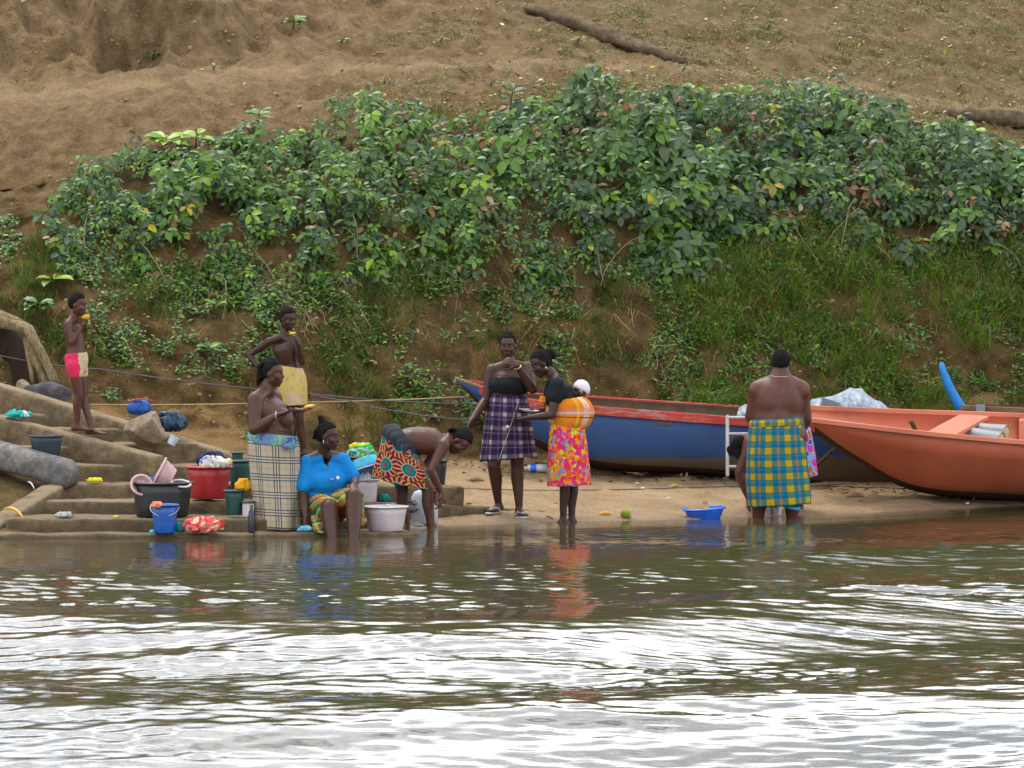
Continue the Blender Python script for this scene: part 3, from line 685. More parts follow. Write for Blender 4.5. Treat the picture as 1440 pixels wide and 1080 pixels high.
# ---------------------------------------------------------------- vessels
def P3(px, Y, z): return Vector(((px - 720) * Y / F, Y, z))
def pz(py, Y): return H - (py - HY) * Y / F
def vessel(name, label, cat, base, rt, rb, h, m, rim=0.012, th=0.006, tilt=(0, 0), handle=None, group=None, seg=36, ell=1.0, ears=False, rimm=None, notch=False):
    """open round container: wall (outside and inside), rolled rim, optional wire handle or ear grips"""
    base = Vector(base); o = thing(name, base, label, cat, group)
    R = Matrix.Rotation(tilt[0], 3, 'X') @ Matrix.Rotation(tilt[1], 3, 'Y')
    def ring(r, z):
        rr = []
        for j in range(seg):
            q = 2 * math.pi * j / seg
            zz_ = z
            if notch and z > h * 0.72 and 0.22 < q / (2 * math.pi) < 0.40: zz_ = h * 0.72 + (z - h) * 0.1
            rr.append(base + R @ Vector((math.cos(q) * r * ell, math.sin(q) * r, zz_)))
        return rr
    prof = [(rb * 0.6, 0.004), (rb * 0.97, 0.0), (rb, 0.006), (lerp(rb, rt, 0.35), h * 0.35), (lerp(rb, rt, 0.7), h * 0.7), (rt, h), (rt - th, h), (lerp(rb, rt, 0.7) - th, h * 0.7), (lerp(rb, rt, 0.35) - th, h * 0.35), (rb - th, th * 2), (rb * 0.3, th * 2)]
    MB().rings([ring(*q) for q in prof]).obj('wall', m, o)
    rm = MB(); rr = []
    for t in range(7):
        a = 2 * math.pi * t / 7; rr.append(ring(rt + rim * 0.35 + math.cos(a) * rim, h + math.sin(a) * rim * 0.75))
    rr.append(rr[0]); rm.rings(rr, cap=False); rm.obj('rim', rimm or m, o)
    if handle:
        hb = MB(); pts = []
        ang, drop = handle
        for i in range(15):
            a = math.pi * i / 14; pts.append(base + R @ Vector((math.cos(a) * (rt + rim), -math.sin(a) * (rt + rim) * math.cos(ang), h * drop + math.sin(a) * (rt + rim) * math.sin(ang))))
        hb.chain(pts, [0.0035] * 15, 6); hb.obj('handle', M_WIRE, o)
    if ears:
        for s in (-1, 1):
            MB().box(base + R @ Vector((s * (rt + 0.03) * ell, 0, h - 0.012)), (0.035, 0.05, 0.008), R).obj('grip', m, o, smooth=False)
    return o
M_WIRE = plain('galvanised_wire', (0.55, 0.55, 0.55), 0.4, 0.5, metal=0.6)
M_BLACKP = plain('black_plastic', (0.012, 0.013, 0.015), 0.45, 0.5, var=0.3); M_REDP = plain('red_plastic', (0.36, 0.018, 0.022), 0.42, 0.5)
M_PINKP = plain('pale_pink_plastic', (0.50, 0.31, 0.30), 0.45, 0.5); M_BLUEP = plain('blue_plastic', (0.008, 0.085, 0.36), 0.4, 0.5)
M_GREENP = plain('dark_green_plastic', (0.008, 0.055, 0.042), 0.5, 0.4); M_SLATE = plain('slate_plastic', (0.018, 0.030, 0.042), 0.5, 0.4)
M_WHITEP = plain('milky_white_plastic', (0.50, 0.43, 0.45), 0.45, 0.4, var=0.1); M_TURQ = plain('turquoise_plastic', (0.01, 0.33, 0.50), 0.35, 0.5)
M_LILAC = plain('lilac_plastic', (0.36, 0.25, 0.50), 0.4, 0.5); M_CLEAR = plain('cloudy_white_plastic', (0.42, 0.46, 0.52), 0.35, 0.5, var=0.25)
M_SKYP = plain('bright_blue_plastic', (0.015, 0.12, 0.60), 0.38, 0.5)
def patch(name, cols, scale=9.0, rough=0.85, stretch=(1, 1, 1)):
    """cloth with constant-colour print patches"""
    m = Mt(name, rough=rough, spec=0.2); v = m.map(m.co(), stretch); n = m.noise(scale, 2, 0.5, vec=v, dist=0.6)
    st = [(0.30 + 0.42 * i / max(1, len(cols) - 1) if i else 0.0, c) for i, c in enumerate(cols)]
    m.col(m.ramp(n, st, 'CONSTANT')); m.bump(m.noise(260, 2), 0.2, 0.002); return m.m
def heap(name, label, cat, base, rx, ry, h, m, seed=0, group=None, flat=0.6, fold=0.35, tail=None, parent=None):
    """crumpled cloth: overlapping rolls and lobes fused into one creased skin"""
    base = Vector(base); rg = random.Random(seed * 7 + 1); mb = MB()
    mb.ell(base + Vector((0, 0, h * 0.36)), (rx * 0.82, ry * 0.82, h * 0.5))
    for i in range(9):
        a = rg.uniform(0, 6.28); q = rg.uniform(0.25, 0.72); k = rg.uniform(0.26, 0.42)
        mb.ell(base + Vector((math.cos(a) * rx * q, math.sin(a) * ry * q, h * (0.22 + 0.55 * (1 - q) * rg.uniform(0.6, 1.2)))), (rx * k * 1.2, ry * k * 0.8, h * k * 0.85), (rg.gauss(0, 1), rg.gauss(0, 1), rg.gauss(0, 0.4)), (0, 0, 1))
    mn = min(rx, ry, h)
    for i in range(6):
        a = rg.uniform(0, 6.28); b = a + rg.uniform(1.6, 3.0); P = []
        for t in (0, 0.33, 0.66, 1):
            c = lerp(Vector((math.cos(a) * rx * 0.85, math.sin(a) * ry * 0.85, 0)), Vector((math.cos(b) * rx * 0.85, math.sin(b) * ry * 0.85, 0)), t)
            P.append(base + c + Vector((0, 0, h * (0.22 + 0.62 * math.sin(math.pi * t)))))
        mb.chain(P, [mn * 0.16, mn * 0.2, mn * 0.2, mn * 0.13], 8)
    v, f = remesh(mb, max(0.006, mn / 11), 2)
    for q in v:
        d = q - base; n_ = nv(Vector((d.x / rx, d.y / ry, d.z / h + 0.2)))
        k = -abs(noise.noise(Vector((d.x / rx * 2.2, d.y / ry * 2.2, d.z / h * 2.2)) + Vector((seed, 0, 0)))) + 0.3 * noise.noise(Vector((d.x / rx, d.y / ry, d.z / h)) * 6)
        q += n_ * (k * fold * mn * 0.55); q.z = max(q.z, base.z)
    if parent is not None: return obj(name, v, f, m, parent)
    return tag(obj(name, v, f, m, base=base), label, cat, group)
Z1, Z2, Z3, Z4 = pz(729, 37.7), pz(704, 38.4), pz(679, 38.9), pz(653, 39.3)
Z0 = pz(751, 37.35)
# big black tub with basins inside
vessel('wash_tub', 'large black plastic wash tub holding pink basins on the lower step', 'tub', P3(228, 38.08, Z1), 0.252, 0.222, 0.285, M_BLACKP, rim=0.014)
vessel('wash_basin', 'pale pink basin standing on edge inside the black tub', 'basin', P3(242, 38.06, Z1 + 0.31), 0.135, 0.095, 0.13, M_PINKP, tilt=(math.radians(10), math.radians(-62)))
vessel('small_basin', 'small round pink bowl tipped on its side in the black tub', 'bowl', P3(198, 37.98, Z1 + 0.25), 0.085, 0.06, 0.05, M_PINKP, tilt=(math.radians(62), math.radians(14)))
heap('bundled_cloth', 'crumpled bright blue cloth between the pink basins in the black tub', 'cloth', P3(216, 38.08, Z1 + 0.26), 0.10, 0.10, 0.075, patch('blue_cloth', [(0.01, 0.10, 0.42), (0.008, 0.06, 0.28), (0.02, 0.16, 0.5)]), 3)
vessel('plate', 'dark green plate lying at the front of the black tub', 'plate', P3(254, 37.97, Z1 + 0.265), 0.075, 0.05, 0.02, M_GREENP, tilt=(math.radians(18), math.radians(8)), rimm=M_WHITEP)
# blue bucket
b = vessel('bucket', 'blue plastic bucket with wire handle at the water edge', 'bucket', P3(231.5, 37.52, Z0), 0.108, 0.088, 0.235, M_BLUEP, handle=(math.radians(-38), 0.93))
heap('wash_cloth', 'orange pink rag hanging over the rim of the blue bucket', 'cloth', P3(221, 37.43, Z0 + 0.215), 0.07, 0.05, 0.06, patch('orange_rag', [(0.60, 0.16, 0.09), (0.62, 0.25, 0.16), (0.5, 0.10, 0.06)]), 5, fold=0.6)
heap('laundry_pile', 'wet red and cream patterned laundry heaped at the water edge', 'laundry', P3(283, 37.55, Z0), 0.21, 0.12, 0.155, patch('red_cream_print', [(0.55, 0.40, 0.26), (0.50, 0.03, 0.035), (0.60, 0.12, 0.12), (0.55, 0.42, 0.2), (0.52, 0.04, 0.06)], 11), 8, fold=0.55)
heap('wash_cloth', 'small teal cloth beside the blue bucket', 'cloth', P3(253, 37.6, Z0), 0.05, 0.05, 0.10, patch('teal_cloth', [(0.01, 0.20, 0.24), (0.008, 0.12, 0.18)]), 9)
heap('scrub_pad', 'tiny turquoise scrubbing pad at the foot of the blue bucket', 'scrub pad', P3(213.5, 37.45, Z0), 0.028, 0.03, 0.035, M_TURQ, 10)
# red tub with laundry bags
vessel('wash_tub', 'red plastic tub full of bagged laundry standing on the step', 'tub', P3(294, 38.66, Z2 + 0.005), 0.188, 0.150, 0.275, M_REDP, rim=0.016)
heap('laundry_bag', 'white and yellow printed laundry bag on top of the red tub', 'bag', P3(302, 38.56, Z2 + 0.265), 0.15, 0.12, 0.125, patch('white_yellow_bag', [(0.10, 0.14, 0.42), (0.55, 0.53, 0.46), (0.6, 0.57, 0.5), (0.55, 0.45, 0.10), (0.5, 0.06, 0.06)], 7), 12)
heap('laundry_bag', 'navy blue cloth bundle behind the white bag in the red tub', 'bag', P3(297, 38.72, Z2 + 0.27), 0.135, 0.11, 0.165, patch('navy_cloth', [(0.015, 0.020, 0.05), (0.03, 0.035, 0.07), (0.04, 0.05, 0.10)]), 14)
# green buckets
vessel('bucket', 'dark green bucket on the upper step beside the red tub', 'bucket', P3(338, 39.05, Z3 - 0.02), 0.098, 0.085, 0.205, M_GREENP)
vessel('bucket', 'small dark green pail behind the taller green bucket', 'bucket', P3(334, 39.5, Z4), 0.05, 0.042, 0.095, M_GREENP)
vessel('bucket', 'short dark green bucket with yellow cloth on the lower step', 'bucket', P3(330, 38.0, Z1 + 0.015), 0.082, 0.068, 0.205, M_GREENP)
heap('wash_cloth', 'bright yellow cloth heaped on the short green bucket', 'cloth', P3(342, 38.02, Z1 + 0.215), 0.075, 0.07, 0.13, patch('yellow_cloth', [(0.55, 0.25, 0.01), (0.6, 0.33, 0.02), (0.5, 0.20, 0.01)]), 16)
vessel('paint_can', 'white tin can with green lid beside the short green bucket', 'can', P3(349, 37.92, Z1 + 0.008), 0.05, 0.05, 0.12, M_WHITEP, rimm=M_GREENP)
MB().loft([(P3(353.5, 37.52, Z0 + z), Vector((r, 0, 0)), Vector((0, r, 0))) for z, r in ((0, 0.024), (0.01, 0.027), (0.14, 0.027), (0.18, 0.022), (0.20, 0.012), (0.235, 0.012))], 14).obj('bottle', plain('dark_bottle', (0.015, 0.017, 0.028), 0.25, 0.5), base=P3(353.5, 37.52, Z0))
tag(bpy.data.objects['bottle'], 'dark narrow bottle standing beside the pale plaid skirt', 'bottle')
# on the stairs to the left
ztop = pz(607, 40.05)
vessel('bucket', 'slate grey bucket on the stairs between two stringers', 'bucket', P3(65, 39.35, pz(641, 39.35)), 0.142, 0.118, 0.175, M_SLATE, rim=0.008)
heap('folded_cloth', 'folded turquoise and yellow towel lying on the concrete stringer', 'towel', W(24, 588, 40.12), 0.145, 0.09, 0.075, patch('turquoise_towel', [(0.01, 0.22, 0.20), (0.02, 0.32, 0.30), (0.45, 0.50, 0.40), (0.42, 0.45, 0.05), (0.02, 0.25, 0.22)], 6, stretch=(0.5, 1, 3)), 20, flat=0.35, fold=0.25)
def rock(name, label, base, r, m, seed, squash=(1, 1, 1), facets=10, group=None):
    bm = bmesh.new(); bmesh.ops.create_icosphere(bm, subdivisions=4, radius=1.0); rg = random.Random(seed)
    pl = [(nv(Vector((rg.gauss(0, 1), rg.gauss(0, 1), rg.gauss(0, 1)))), rg.uniform(0.55, 0.82)) for _ in range(facets)]
    for v in bm.verts:
        for n, d in pl:
            q = v.co.dot(n)
            if q > d: v.co -= n * (q - d) * 0.97
        v.co += v.co.normalized() * fbm(v.co * 2.5 + Vector((seed, 0, 0)), 4) * 0.05
        v.co = Vector((v.co.x * r * squash[0], v.co.y * r * squash[1], v.co.z * r * squash[2]))
    b = Vector(base); vs = [v.co + b for v in bm.verts]; fs = [[v.index for v in f.verts] for f in bm.faces]; bm.free()
    return tag(obj(name, vs, fs, m, base=b), label, 'rock', group)
m = Mt('pale_rock', rough=0.95, spec=0.2); n1 = m.noise(7, 6, 0.7); n2 = m.noise(45, 3)
m.col(m.mix(m.math('MULTIPLY', m.step(n2, 0.52, 0.72), 0.5), m.ramp(n1, [(0.3, (0.12, 0.085, 0.055)), (0.52, (0.25, 0.19, 0.125)), (0.74, (0.36, 0.29, 0.21))]), (0.06, 0.05, 0.04)))
m.bump(m.math('ADD', n1, m.math('MULTIPLY', n2, 0.4)), 0.8, 0.03); M_ROCK = m.m
m = Mt('dark_rock', rough=0.9, spec=0.25); n1 = m.noise(6, 6, 0.7); n2 = m.noise(45, 3)
m.col(m.ramp(n1, [(0.3, (0.035, 0.033, 0.036)), (0.52, (0.075, 0.07, 0.075)), (0.74, (0.14, 0.13, 0.13))])); m.bump(m.math('ADD', n1, m.math('MULTIPLY', n2, 0.4)), 0.8, 0.03); M_DROCK = m.m
rock('boulder', 'pale brown boulder resting on the concrete steps', W(203, 602, 39.85), 0.225, M_ROCK, 6, (1.05, 0.9, 0.78), 15)
heap('carry_bag', 'blue bag with red piping sitting on top of the boulder', 'bag', W(197, 583, 39.98), 0.125, 0.1, 0.16, patch('blue_bag', [(0.012, 0.05, 0.20), (0.02, 0.075, 0.28), (0.02, 0.06, 0.22), (0.55, 0.05, 0.06)], 5, 0.5, (1, 1, 0.6)), 24, flat=0.35, fold=0.2)
heap('plastic_bag', 'stuffed black and white plastic bag beside the boulder', 'bag', W(239, 607, 40.0), 0.165, 0.12, 0.215, patch('shiny_bag', [(0.012, 0.016, 0.025), (0.02, 0.05, 0.10), (0.015, 0.016, 0.022), (0.45, 0.5, 0.55), (0.03, 0.03, 0.04)], 6, 0.25, (1, 1, 0.7)), 27, fold=0.4)
vessel('plastic_cup', 'small clear plastic cup lying on the steps beneath the boulder', 'cup', W(240, 625, 39.7), 0.045, 0.036, 0.075, M_CLEAR, rim=0.003, tilt=(0, math.radians(30)))
for (px, py, Y, rx, h, c, lab, sd_) in [(133, 678, 38.98, 0.085, 0.045, [(0.55, 0.42, 0.01), (0.6, 0.5, 0.03)], 'small bright yellow cloth lying on the third step', 31), (91, 728, 37.82, 0.10, 0.055, [(0.32, 0.30, 0.27), (0.12, 0.16, 0.22), (0.45, 0.4, 0.3)], 'crumpled grey and blue rag on the lowest step', 33), (163, 728, 37.85, 0.03, 0.025, [(0.5, 0.36, 0.02), (0.4, 0.22, 0.02)], 'yellow fruit peel on the lowest step beside the black tub', 35)]:
    heap('dropped_cloth', lab, 'fruit peel' if 'peel' in lab else 'cloth', W(px, py, Y), rx, 0.06, h, patch('scrap', c, 12), sd_, fold=0.5)
def peel(label, c0, c1, bow, r, m, name='fruit_peel'):
    c0 = Vector(c0); c1 = Vector(c1); pts = [lerp(c0, c1, t) + Vector((0, 0, bow * 4 * t * (1 - t))) for t in [i / 8 for i in range(9)]]
    o = MB().chain(pts, [r * (0.35 + 0.65 * math.sin(math.pi * (0.08 + 0.84 * i / 8))) for i in range(9)], 8).obj(name, m, base=c0)
    return tag(o, label, 'fruit peel')
M_MANGO = plain('mango_flesh', (0.60, 0.30, 0.008), 0.35, 0.5, var=0.3, scale=30)
M_MANGOG = patch('mango_skin', [(0.16, 0.22, 0.02), (0.30, 0.28, 0.02), (0.35, 0.12, 0.03)], 14, 0.4)
peel('long curved yellow peel on the pale concrete kerb', W(6, 716, 37.95), W(32, 727, 37.75), 0.035, 0.014, M_MANGO)
peel('thin white plastic strip at the end of the grey stringer', W(39, 678, 38.75), W(48, 687, 38.6), 0.02, 0.007, M_WHITEP, 'plastic_strip')['category'] = 'plastic strip'
# -- around the washing women
vessel('cooking_pot', 'black pot heaped with green printed cloth behind the blue basin', 'pot', P3(507, 39.85, 0.352), 0.148, 0.12, 0.24, M_BLACKP)
heap('laundry_pile', 'green and yellow patterned cloth heaped on the black pot', 'laundry', P3(508, 39.85, 0.57), 0.158, 0.12, 0.17, patch('green_print', [(0.01, 0.20, 0.18), (0.30, 0.40, 0.38), (0.02, 0.30, 0.06), (0.50, 0.42, 0.02), (0.45, 0.08, 0.02), (0.02, 0.30, 0.05)], 8, stretch=(0.6, 1, 2)), 41, fold=0.45)
vessel('wash_tub', 'white plastic tub filled with wet plastic behind the seated woman', 'tub', P3(513, 39.5, 0.205), 0.118, 0.10, 0.20, M_WHITEP, ell=1.0)
heap('plastic_sheet', 'crumpled clear plastic piled in the white tub', 'plastic sheet', P3(510, 39.48, 0.37), 0.10, 0.09, 0.12, M_CLEAR, 43, fold=0.5)
vessel('wash_basin', 'turquoise basin turned over on the white tub', 'basin', P3(512, 39.48, 0.60), 0.148, 0.105, 0.10, M_TURQ, tilt=(math.radians(172), math.radians(17)), rimm=M_LILAC)
vessel('wash_basin', 'white basin of suds standing in the shallow water', 'basin', P3(542.5, 38.08, 0.03), 0.182, 0.145, 0.205, M_WHITEP, rim=0.012)
heap('soap_suds', 'grey blue washing powder and suds in the white basin', 'suds', P3(542, 38.08, 0.185), 0.15, 0.15, 0.06, patch('suds', [(0.22, 0.24, 0.28), (0.40, 0.42, 0.45), (0.15, 0.17, 0.3)], 14), 45, fold=0.5)
heap('wash_cloth', 'wet teal cloth lying behind the white basin', 'cloth', P3(541, 39.7, 0.195), 0.06, 0.05, 0.085, patch('teal_rag', [(0.008, 0.16, 0.16), (0.02, 0.26, 0.26)]), 47)
j = thing('jerrycan', P3(597, 39.38, 0.02), 'pale translucent jerrycan standing behind the bending woman', 'jerrycan')
MB().loft([(P3(597, 39.38, 0.02 + z), Vector((a, 0, 0)), Vector((0, b_, 0))) for z, a, b_ in ((0, 0.10, 0.06), (0.012, 0.118, 0.075), (0.12, 0.12, 0.078), (0.24, 0.118, 0.075), (0.285, 0.09, 0.055), (0.30, 0.05, 0.03))], 24, 4.0).obj('tank', M_CLEAR, j)
MB().chain([P3(590, 39.38, 0.30), P3(590, 39.38, 0.37), P3(606, 39.38, 0.37), P3(606, 39.38, 0.30)], [0.012] * 4, 8).obj('handle', M_CLEAR, j)
MB().loft([(P3(613, 39.38, 0.29 + z), Vector((r, 0, 0)), Vector((0, r, 0))) for z, r in ((0, 0.02), (0.03, 0.02), (0.035, 0.015))], 12).obj('screw_lid', M_BLUEP, j)
vessel('bucket', 'black bucket with pale contents behind the bending woman', 'bucket', P3(611, 40.42, 0.302), 0.114, 0.092, 0.235, M_BLACKP)
heap('laundry_pile', 'pale cloth filling the black bucket', 'laundry', P3(611, 40.42, 0.50), 0.09, 0.09, 0.075, patch('pale_cloth', [(0.40, 0.42, 0.45), (0.5, 0.5, 0.5)]), 49)
for i, (px, py, Y, r, lab) in enumerate([(581, 706, 39.32, 0.045, 'rounded grey pebble on top of another beside the white basin'), (579, 717, 39.3, 0.05, 'rounded dark stone beneath a pebble beside the white basin'), (586, 741, 39.2, 0.085, 'flat mossy stone in the shallows behind the bending woman')]):
    rock('stone', lab, W(px, py, Y), r, M_GCONC if i != 1 else M_DROCK, 60 + i, (1.2, 1, 0.62))
# -- left: driftwood root, rocks
m = Mt('weathered_wood', rough=0.9, spec=0.2); v = m.map(m.co(), (1, 1, 1)); n1 = m.noise(9, 6, 0.7); w = m.noise(5, 5, 0.7, vec=m.map(m.co(), (9, 9, 1.2)))
m.col(m.mix(m.math('MULTIPLY', m.step(n1, 0.5, 0.7), 0.6), m.ramp(w, [(0.3, (0.08, 0.055, 0.03)), (0.5, (0.21, 0.15, 0.075)), (0.7, (0.34, 0.26, 0.15))]), (0.05, 0.045, 0.03))); m.bump(w, 0.8, 0.02); M_WOOD = m.m
def limb(mb, pts, rad, seed=0, seg=10, wob=0.25, flat=1.0):
    pts = [Vector(p) for p in pts]; P, R_ = [], []
    for i in range(len(pts) - 1):
        for k in range(5): P.append(lerp(pts[i], pts[i + 1], k / 5)); R_.append(lerp(rad[i], rad[i + 1], k / 5))
    P.append(pts[-1]); R_.append(rad[-1]); rr = []
    for i, (p, r) in enumerate(zip(P, R_)):
        t = nv((P[min(i + 1, len(P) - 1)] - P[max(0, i - 1)])); u = nv(t.cross(Vector((0.1, 1, 0.05)))); w_ = t.cross(u); ring = []
        for j_ in range(seg):
            q = 2 * math.pi * j_ / seg; d = u * math.cos(q) + w_ * math.sin(q) * flat
            ring.append(p + d * r * (1 + wob * noise.noise(Vector((math.cos(q) * 1.5, math.sin(q) * 1.5, i * 0.25 + seed)))))
        rr.append(ring)
    return mb.rings(rr)
st = thing('tree_stump', W(30, 535, 42.4), 'broken weathered tree root arching over a hollow beside the stairs', 'tree root')
limb(MB(), [W(-70, 440, 42.3), W(-10, 449, 42.25), W(20, 458, 42.2), W(40, 466, 42.15), W(55, 490, 42.1), W(79, 540, 42.05)], [0.07, 0.06, 0.055, 0.06, 0.05, 0.04], 1, 10, 0.5).obj('root_arch', M_WOOD, st)
limb(MB(), [W(38, 474, 42.2), W(50, 505, 42.15), W(66, 541, 42.1)], [0.045, 0.05, 0.04], 3, 10, 0.5).obj('root_slab', M_WOOD, st)
limb(MB(), [W(-60, 428, 42.5), W(-5, 440, 42.45), W(30, 456, 42.35)], [0.05, 0.05, 0.04], 13, 10, 0.5).obj('root_slab', M_WOOD, st)
limb(MB(), [W(36, 474, 42.2), W(40, 500, 42.15), W(46, 540, 42.1)], [0.035, 0.025, 0.02], 3).obj('root_splinter', M_WOOD, st)
limb(MB(), [W(-50, 455, 42.6), W(0, 470, 42.65), W(30, 500, 42.6), W(36, 548, 42.6)], [0.16, 0.16, 0.14, 0.12], 5).obj('root_core', plain('dark_root_wood', (0.035, 0.024, 0.016), 0.95, 0.1, bump=0.6), st)  # dark core filling the hollow behind the arch
rock('rock', 'dark grey rock lying behind the top stringer of the stairs', W(70, 552, 41.9), 0.19, M_DROCK, 71, (1.35, 0.9, 0.75))
rock('rock', 'small brown stone beside the dark rock behind the stairs', W(34, 542, 41.9), 0.07, M_ROCK, 73, (1.1, 1, 0.9))
# -- fallen trunks on the hillside
def log(label, pts, rad, seed):
    Ps = []
    for (px, py, lift) in pts:
        g, n = ground(px, py); Ps.append(g + Vector((0, -0.02, lift)))
    o = limb(MB(), Ps, rad, seed, 12, 0.3).obj('fallen_log', M_LOG, base=Ps[0]); return tag(o, label, 'log')
m = Mt('old_log_bark', rough=0.95, spec=0.15); n1 = m.noise(5, 6, 0.7); n2 = m.noise(30, 4, 0.7)
m.col(m.ramp(n1, [(0.3, (0.05, 0.034, 0.02)), (0.52, (0.13, 0.09, 0.055)), (0.72, (0.26, 0.19, 0.12))])); m.bump(m.math('ADD', n1, n2), 0.9, 0.04); M_LOG = m.m
log('long fallen trunk lying down the hillside above the footpath', [(742, 16, 0.05), (800, 38, 0.06), (860, 60, 0.06), (900, 73, 0.06), (965, 92, 0.04)], [0.055, 0.075, 0.09, 0.08, 0.05], 2)
log('half buried trunk at the crest of the bank behind the orange boat', [(1315, 158, 0.02), (1370, 169, 0.05), (1440, 178, 0.07), (1560, 196, 0.07)], [0.05, 0.085, 0.10, 0.10], 9)
# -- beach litter
bt = thing('water_bottle', W(740, 657, 43.6), 'empty clear water bottle with blue label lying on the sand', 'bottle')
zb = gz((757 - 720) * 43.6 / F, 43.6) + 0.042; Yb0 = 43.6
def bx(px): return P3(px, Yb0, zb)
MB().loft([(bx(px), Vector((0, r, 0)), Vector((0, 0, r))) for px, r in ((768, 0.034), (769, 0.04), (757, 0.04), (752, 0.04), (744, 0.038), (741, 0.02), (739, 0.014))], 16).obj('body', plain('clear_plastic', (0.42, 0.45, 0.46), 0.15, 0.5), bt)
MB().loft([(bx(px), Vector((0, r, 0)), Vector((0, 0, r))) for px, r in ((754, 0.0415), (746, 0.0415))], 16, cap=False).obj('label_band', M_SKYP, bt)
MB().loft([(bx(px), Vector((0, r, 0)), Vector((0, 0, r))) for px, r in ((739.5, 0.017), (737, 0.017))], 12).obj('screw_lid', M_WHITEP, bt)
vessel('wash_basin', 'bright blue plastic basin with a broken rim floating at the beach edge', 'basin', W(991, 731, 40.75), 0.185, 0.14, 0.105, M_SKYP, rim=0.014, tilt=(math.radians(2), math.radians(-3)), notch=True)
def mango(label, c, r, m, name='mango', X=(1, 0, 0.2), S=(1.18, 0.95, 1.0)):
    mb = MB().ell(c, (r * S[0], r * S[1], r * S[2]), X, (0, 0, 1), 18, 12); o = mb.obj(name, m, base=Vector(c) - Vector((0, 0, r))); return tag(o, label, 'mango')
g0, _ = ground(880, 728); mango('green mango lying on the wet sand near the blue basin', g0 + Vector((0, 0, 0.036)), 0.042, M_MANGOG)
for (px, py, lab) in [(851, 725, 'orange mango peel on the wet sand beside the green mango'), (668, 678, 'piece of brown bark lying on the sand'), (1203, 700, 'olive brown husk on the sand in front of the orange boat'), (1306, 690, 'curled dark palm sheath under the orange boat')]:
    g0, _ = ground(px, py)
    pk = 'peel' in lab
    o = peel(lab, g0 + Vector((-0.05 if pk else -0.08, 0, 0.012)), g0 + Vector((0.05 if pk else 0.08, 0.03, 0.014)), 0.012, 0.016 if pk else 0.02, M_MANGO if pk else M_WOOD, 'fruit_peel' if pk else 'bark_piece')
    if not pk: o['category'] = 'debris'
M_PAPER = plain('white_paper', (0.62, 0.6, 0.56), 0.8, 0.2)
for i, (px, py) in enumerate([(896, 680), (904, 687), (1008, 672), (1360, 708), (940, 701)]):
    g0, _ = ground(px, py); heap('paper_scrap', 'small white scrap of paper on the beach sand', 'litter', g0 - Vector((0, 0, 0.004)), 0.03, 0.025, 0.02, M_PAPER, 80 + i, 'paper scraps on the sand', fold=0.6)
M_FALL = []
for i in range(64):
    if i < 26: px, py = rnd.uniform(1150, 1420), rnd.gauss(690, 6)
    elif i < 40: px, py = rnd.uniform(690, 1060), rnd.gauss(668, 5)
    else: px, py = rnd.uniform(620, 1120), rnd.uniform(662, 728)
    g0, n0 = ground(px, py)
    if g0 is None or g0.z < 0.02: continue
    o = bpy.data.objects.new('fallen_leaf', LEAFPROTO[pick([(3, 7), (1, 6), (0.7, 0), (0.5, 3)])]); col.objects.link(o)
    o.location = g0 + Vector((0, 0, 0.012)); sc_ = rnd.uniform(0.05, 0.11); o.scale = (sc_,) * 3
    o.rotation_euler = (rnd.uniform(-0.3, 0.3), rnd.uniform(-0.25, 0.25), rnd.uniform(0, 6.28))
    tag(o, 'dead leaf lying on the beach sand', 'leaf', 'dead leaves on the beach')
tw = 0
for (a, b_, r) in [((1108, 688), (1200, 682), 0.012), ((1215, 690), (1238, 672), 0.006), ((1240, 674), (1262, 690), 0.005), ((690, 664), (740, 668), 0.008), ((905, 668), (960, 671), 0.009)]:
    ga, _ = ground(*a); gb, _ = ground(*b_)
    o = limb(MB(), [ga + Vector((0, 0, r)), lerp(ga, gb, 0.5) + Vector((0, 0, r * 2)), gb + Vector((0, 0, r))], [r, r * 0.9, r * 0.5], tw, 7, 0.2).obj('stick', M_WOOD, base=ga); tw += 1
    tag(o, ['long bent stick on the sand beside the patterned skirt', 'thin pale twig leaning up under the orange boat', 'thin twig fallen beside another under the orange boat', 'short stick on the sand behind the plaid wrap', 'driftwood stick below the blue boat'][tw - 1], 'stick')
# -- ropes
M_ROPE = plain('tan_rope', (0.34, 0.25, 0.12), 0.9, 0.2); M_LINE = plain('grey_line', (0.10, 0.10, 0.11), 0.8, 0.2)
def rope(label, pts, r, m, sag=0.0, name='mooring_rope'):
    pts = [Vector(p) for p in pts]; Q = []
    for i in range(len(pts) - 1):
        for k in range(10): t = k / 10; Q.append(lerp(pts[i], pts[i + 1], t) - Vector((0, 0, sag * 4 * t * (1 - t))))
    Q.append(pts[-1]); o = MB().chain(Q, [r] * len(Q), 6).obj(name, m, base=pts[0]); return tag(o, label, 'rope')
BOW = W(652, 558, 43.85)
rope('tan mooring rope stretched from the blue boat bow to the stairs', [BOW, W(400, 566, 43.0), W(128, 569, 42.6)], 0.007, M_ROPE, 0.01)
rope('grey line running from the blue boat bow across the bank to the tree root', [W(660, 568, 43.8), W(430, 553, 43.1), W(140, 519, 42.7), W(0, 500, 42.2), W(-60, 490, 42.2)], 0.006, M_LINE, 0.02)
rope('slack grey line hanging from the blue boat bow beside the bending woman', [W(664, 570, 43.8), W(660, 590, 43.6), W(560, 578, 43.2), W(490, 563, 43.1), W(430, 552, 43.1)], 0.006, M_LINE, 0.015)
pts = []
for px in range(640, 1460, 20):
    py = 687 + 3 * math.sin(px * 0.01); g0, _ = ground(px, py)
    if g0 is not None: pts.append(g0 + Vector((0, 0, 0.004)))
rope('thin dark line lying along the beach sand', pts, 0.005, M_LINE, 0.0, 'ground_line')

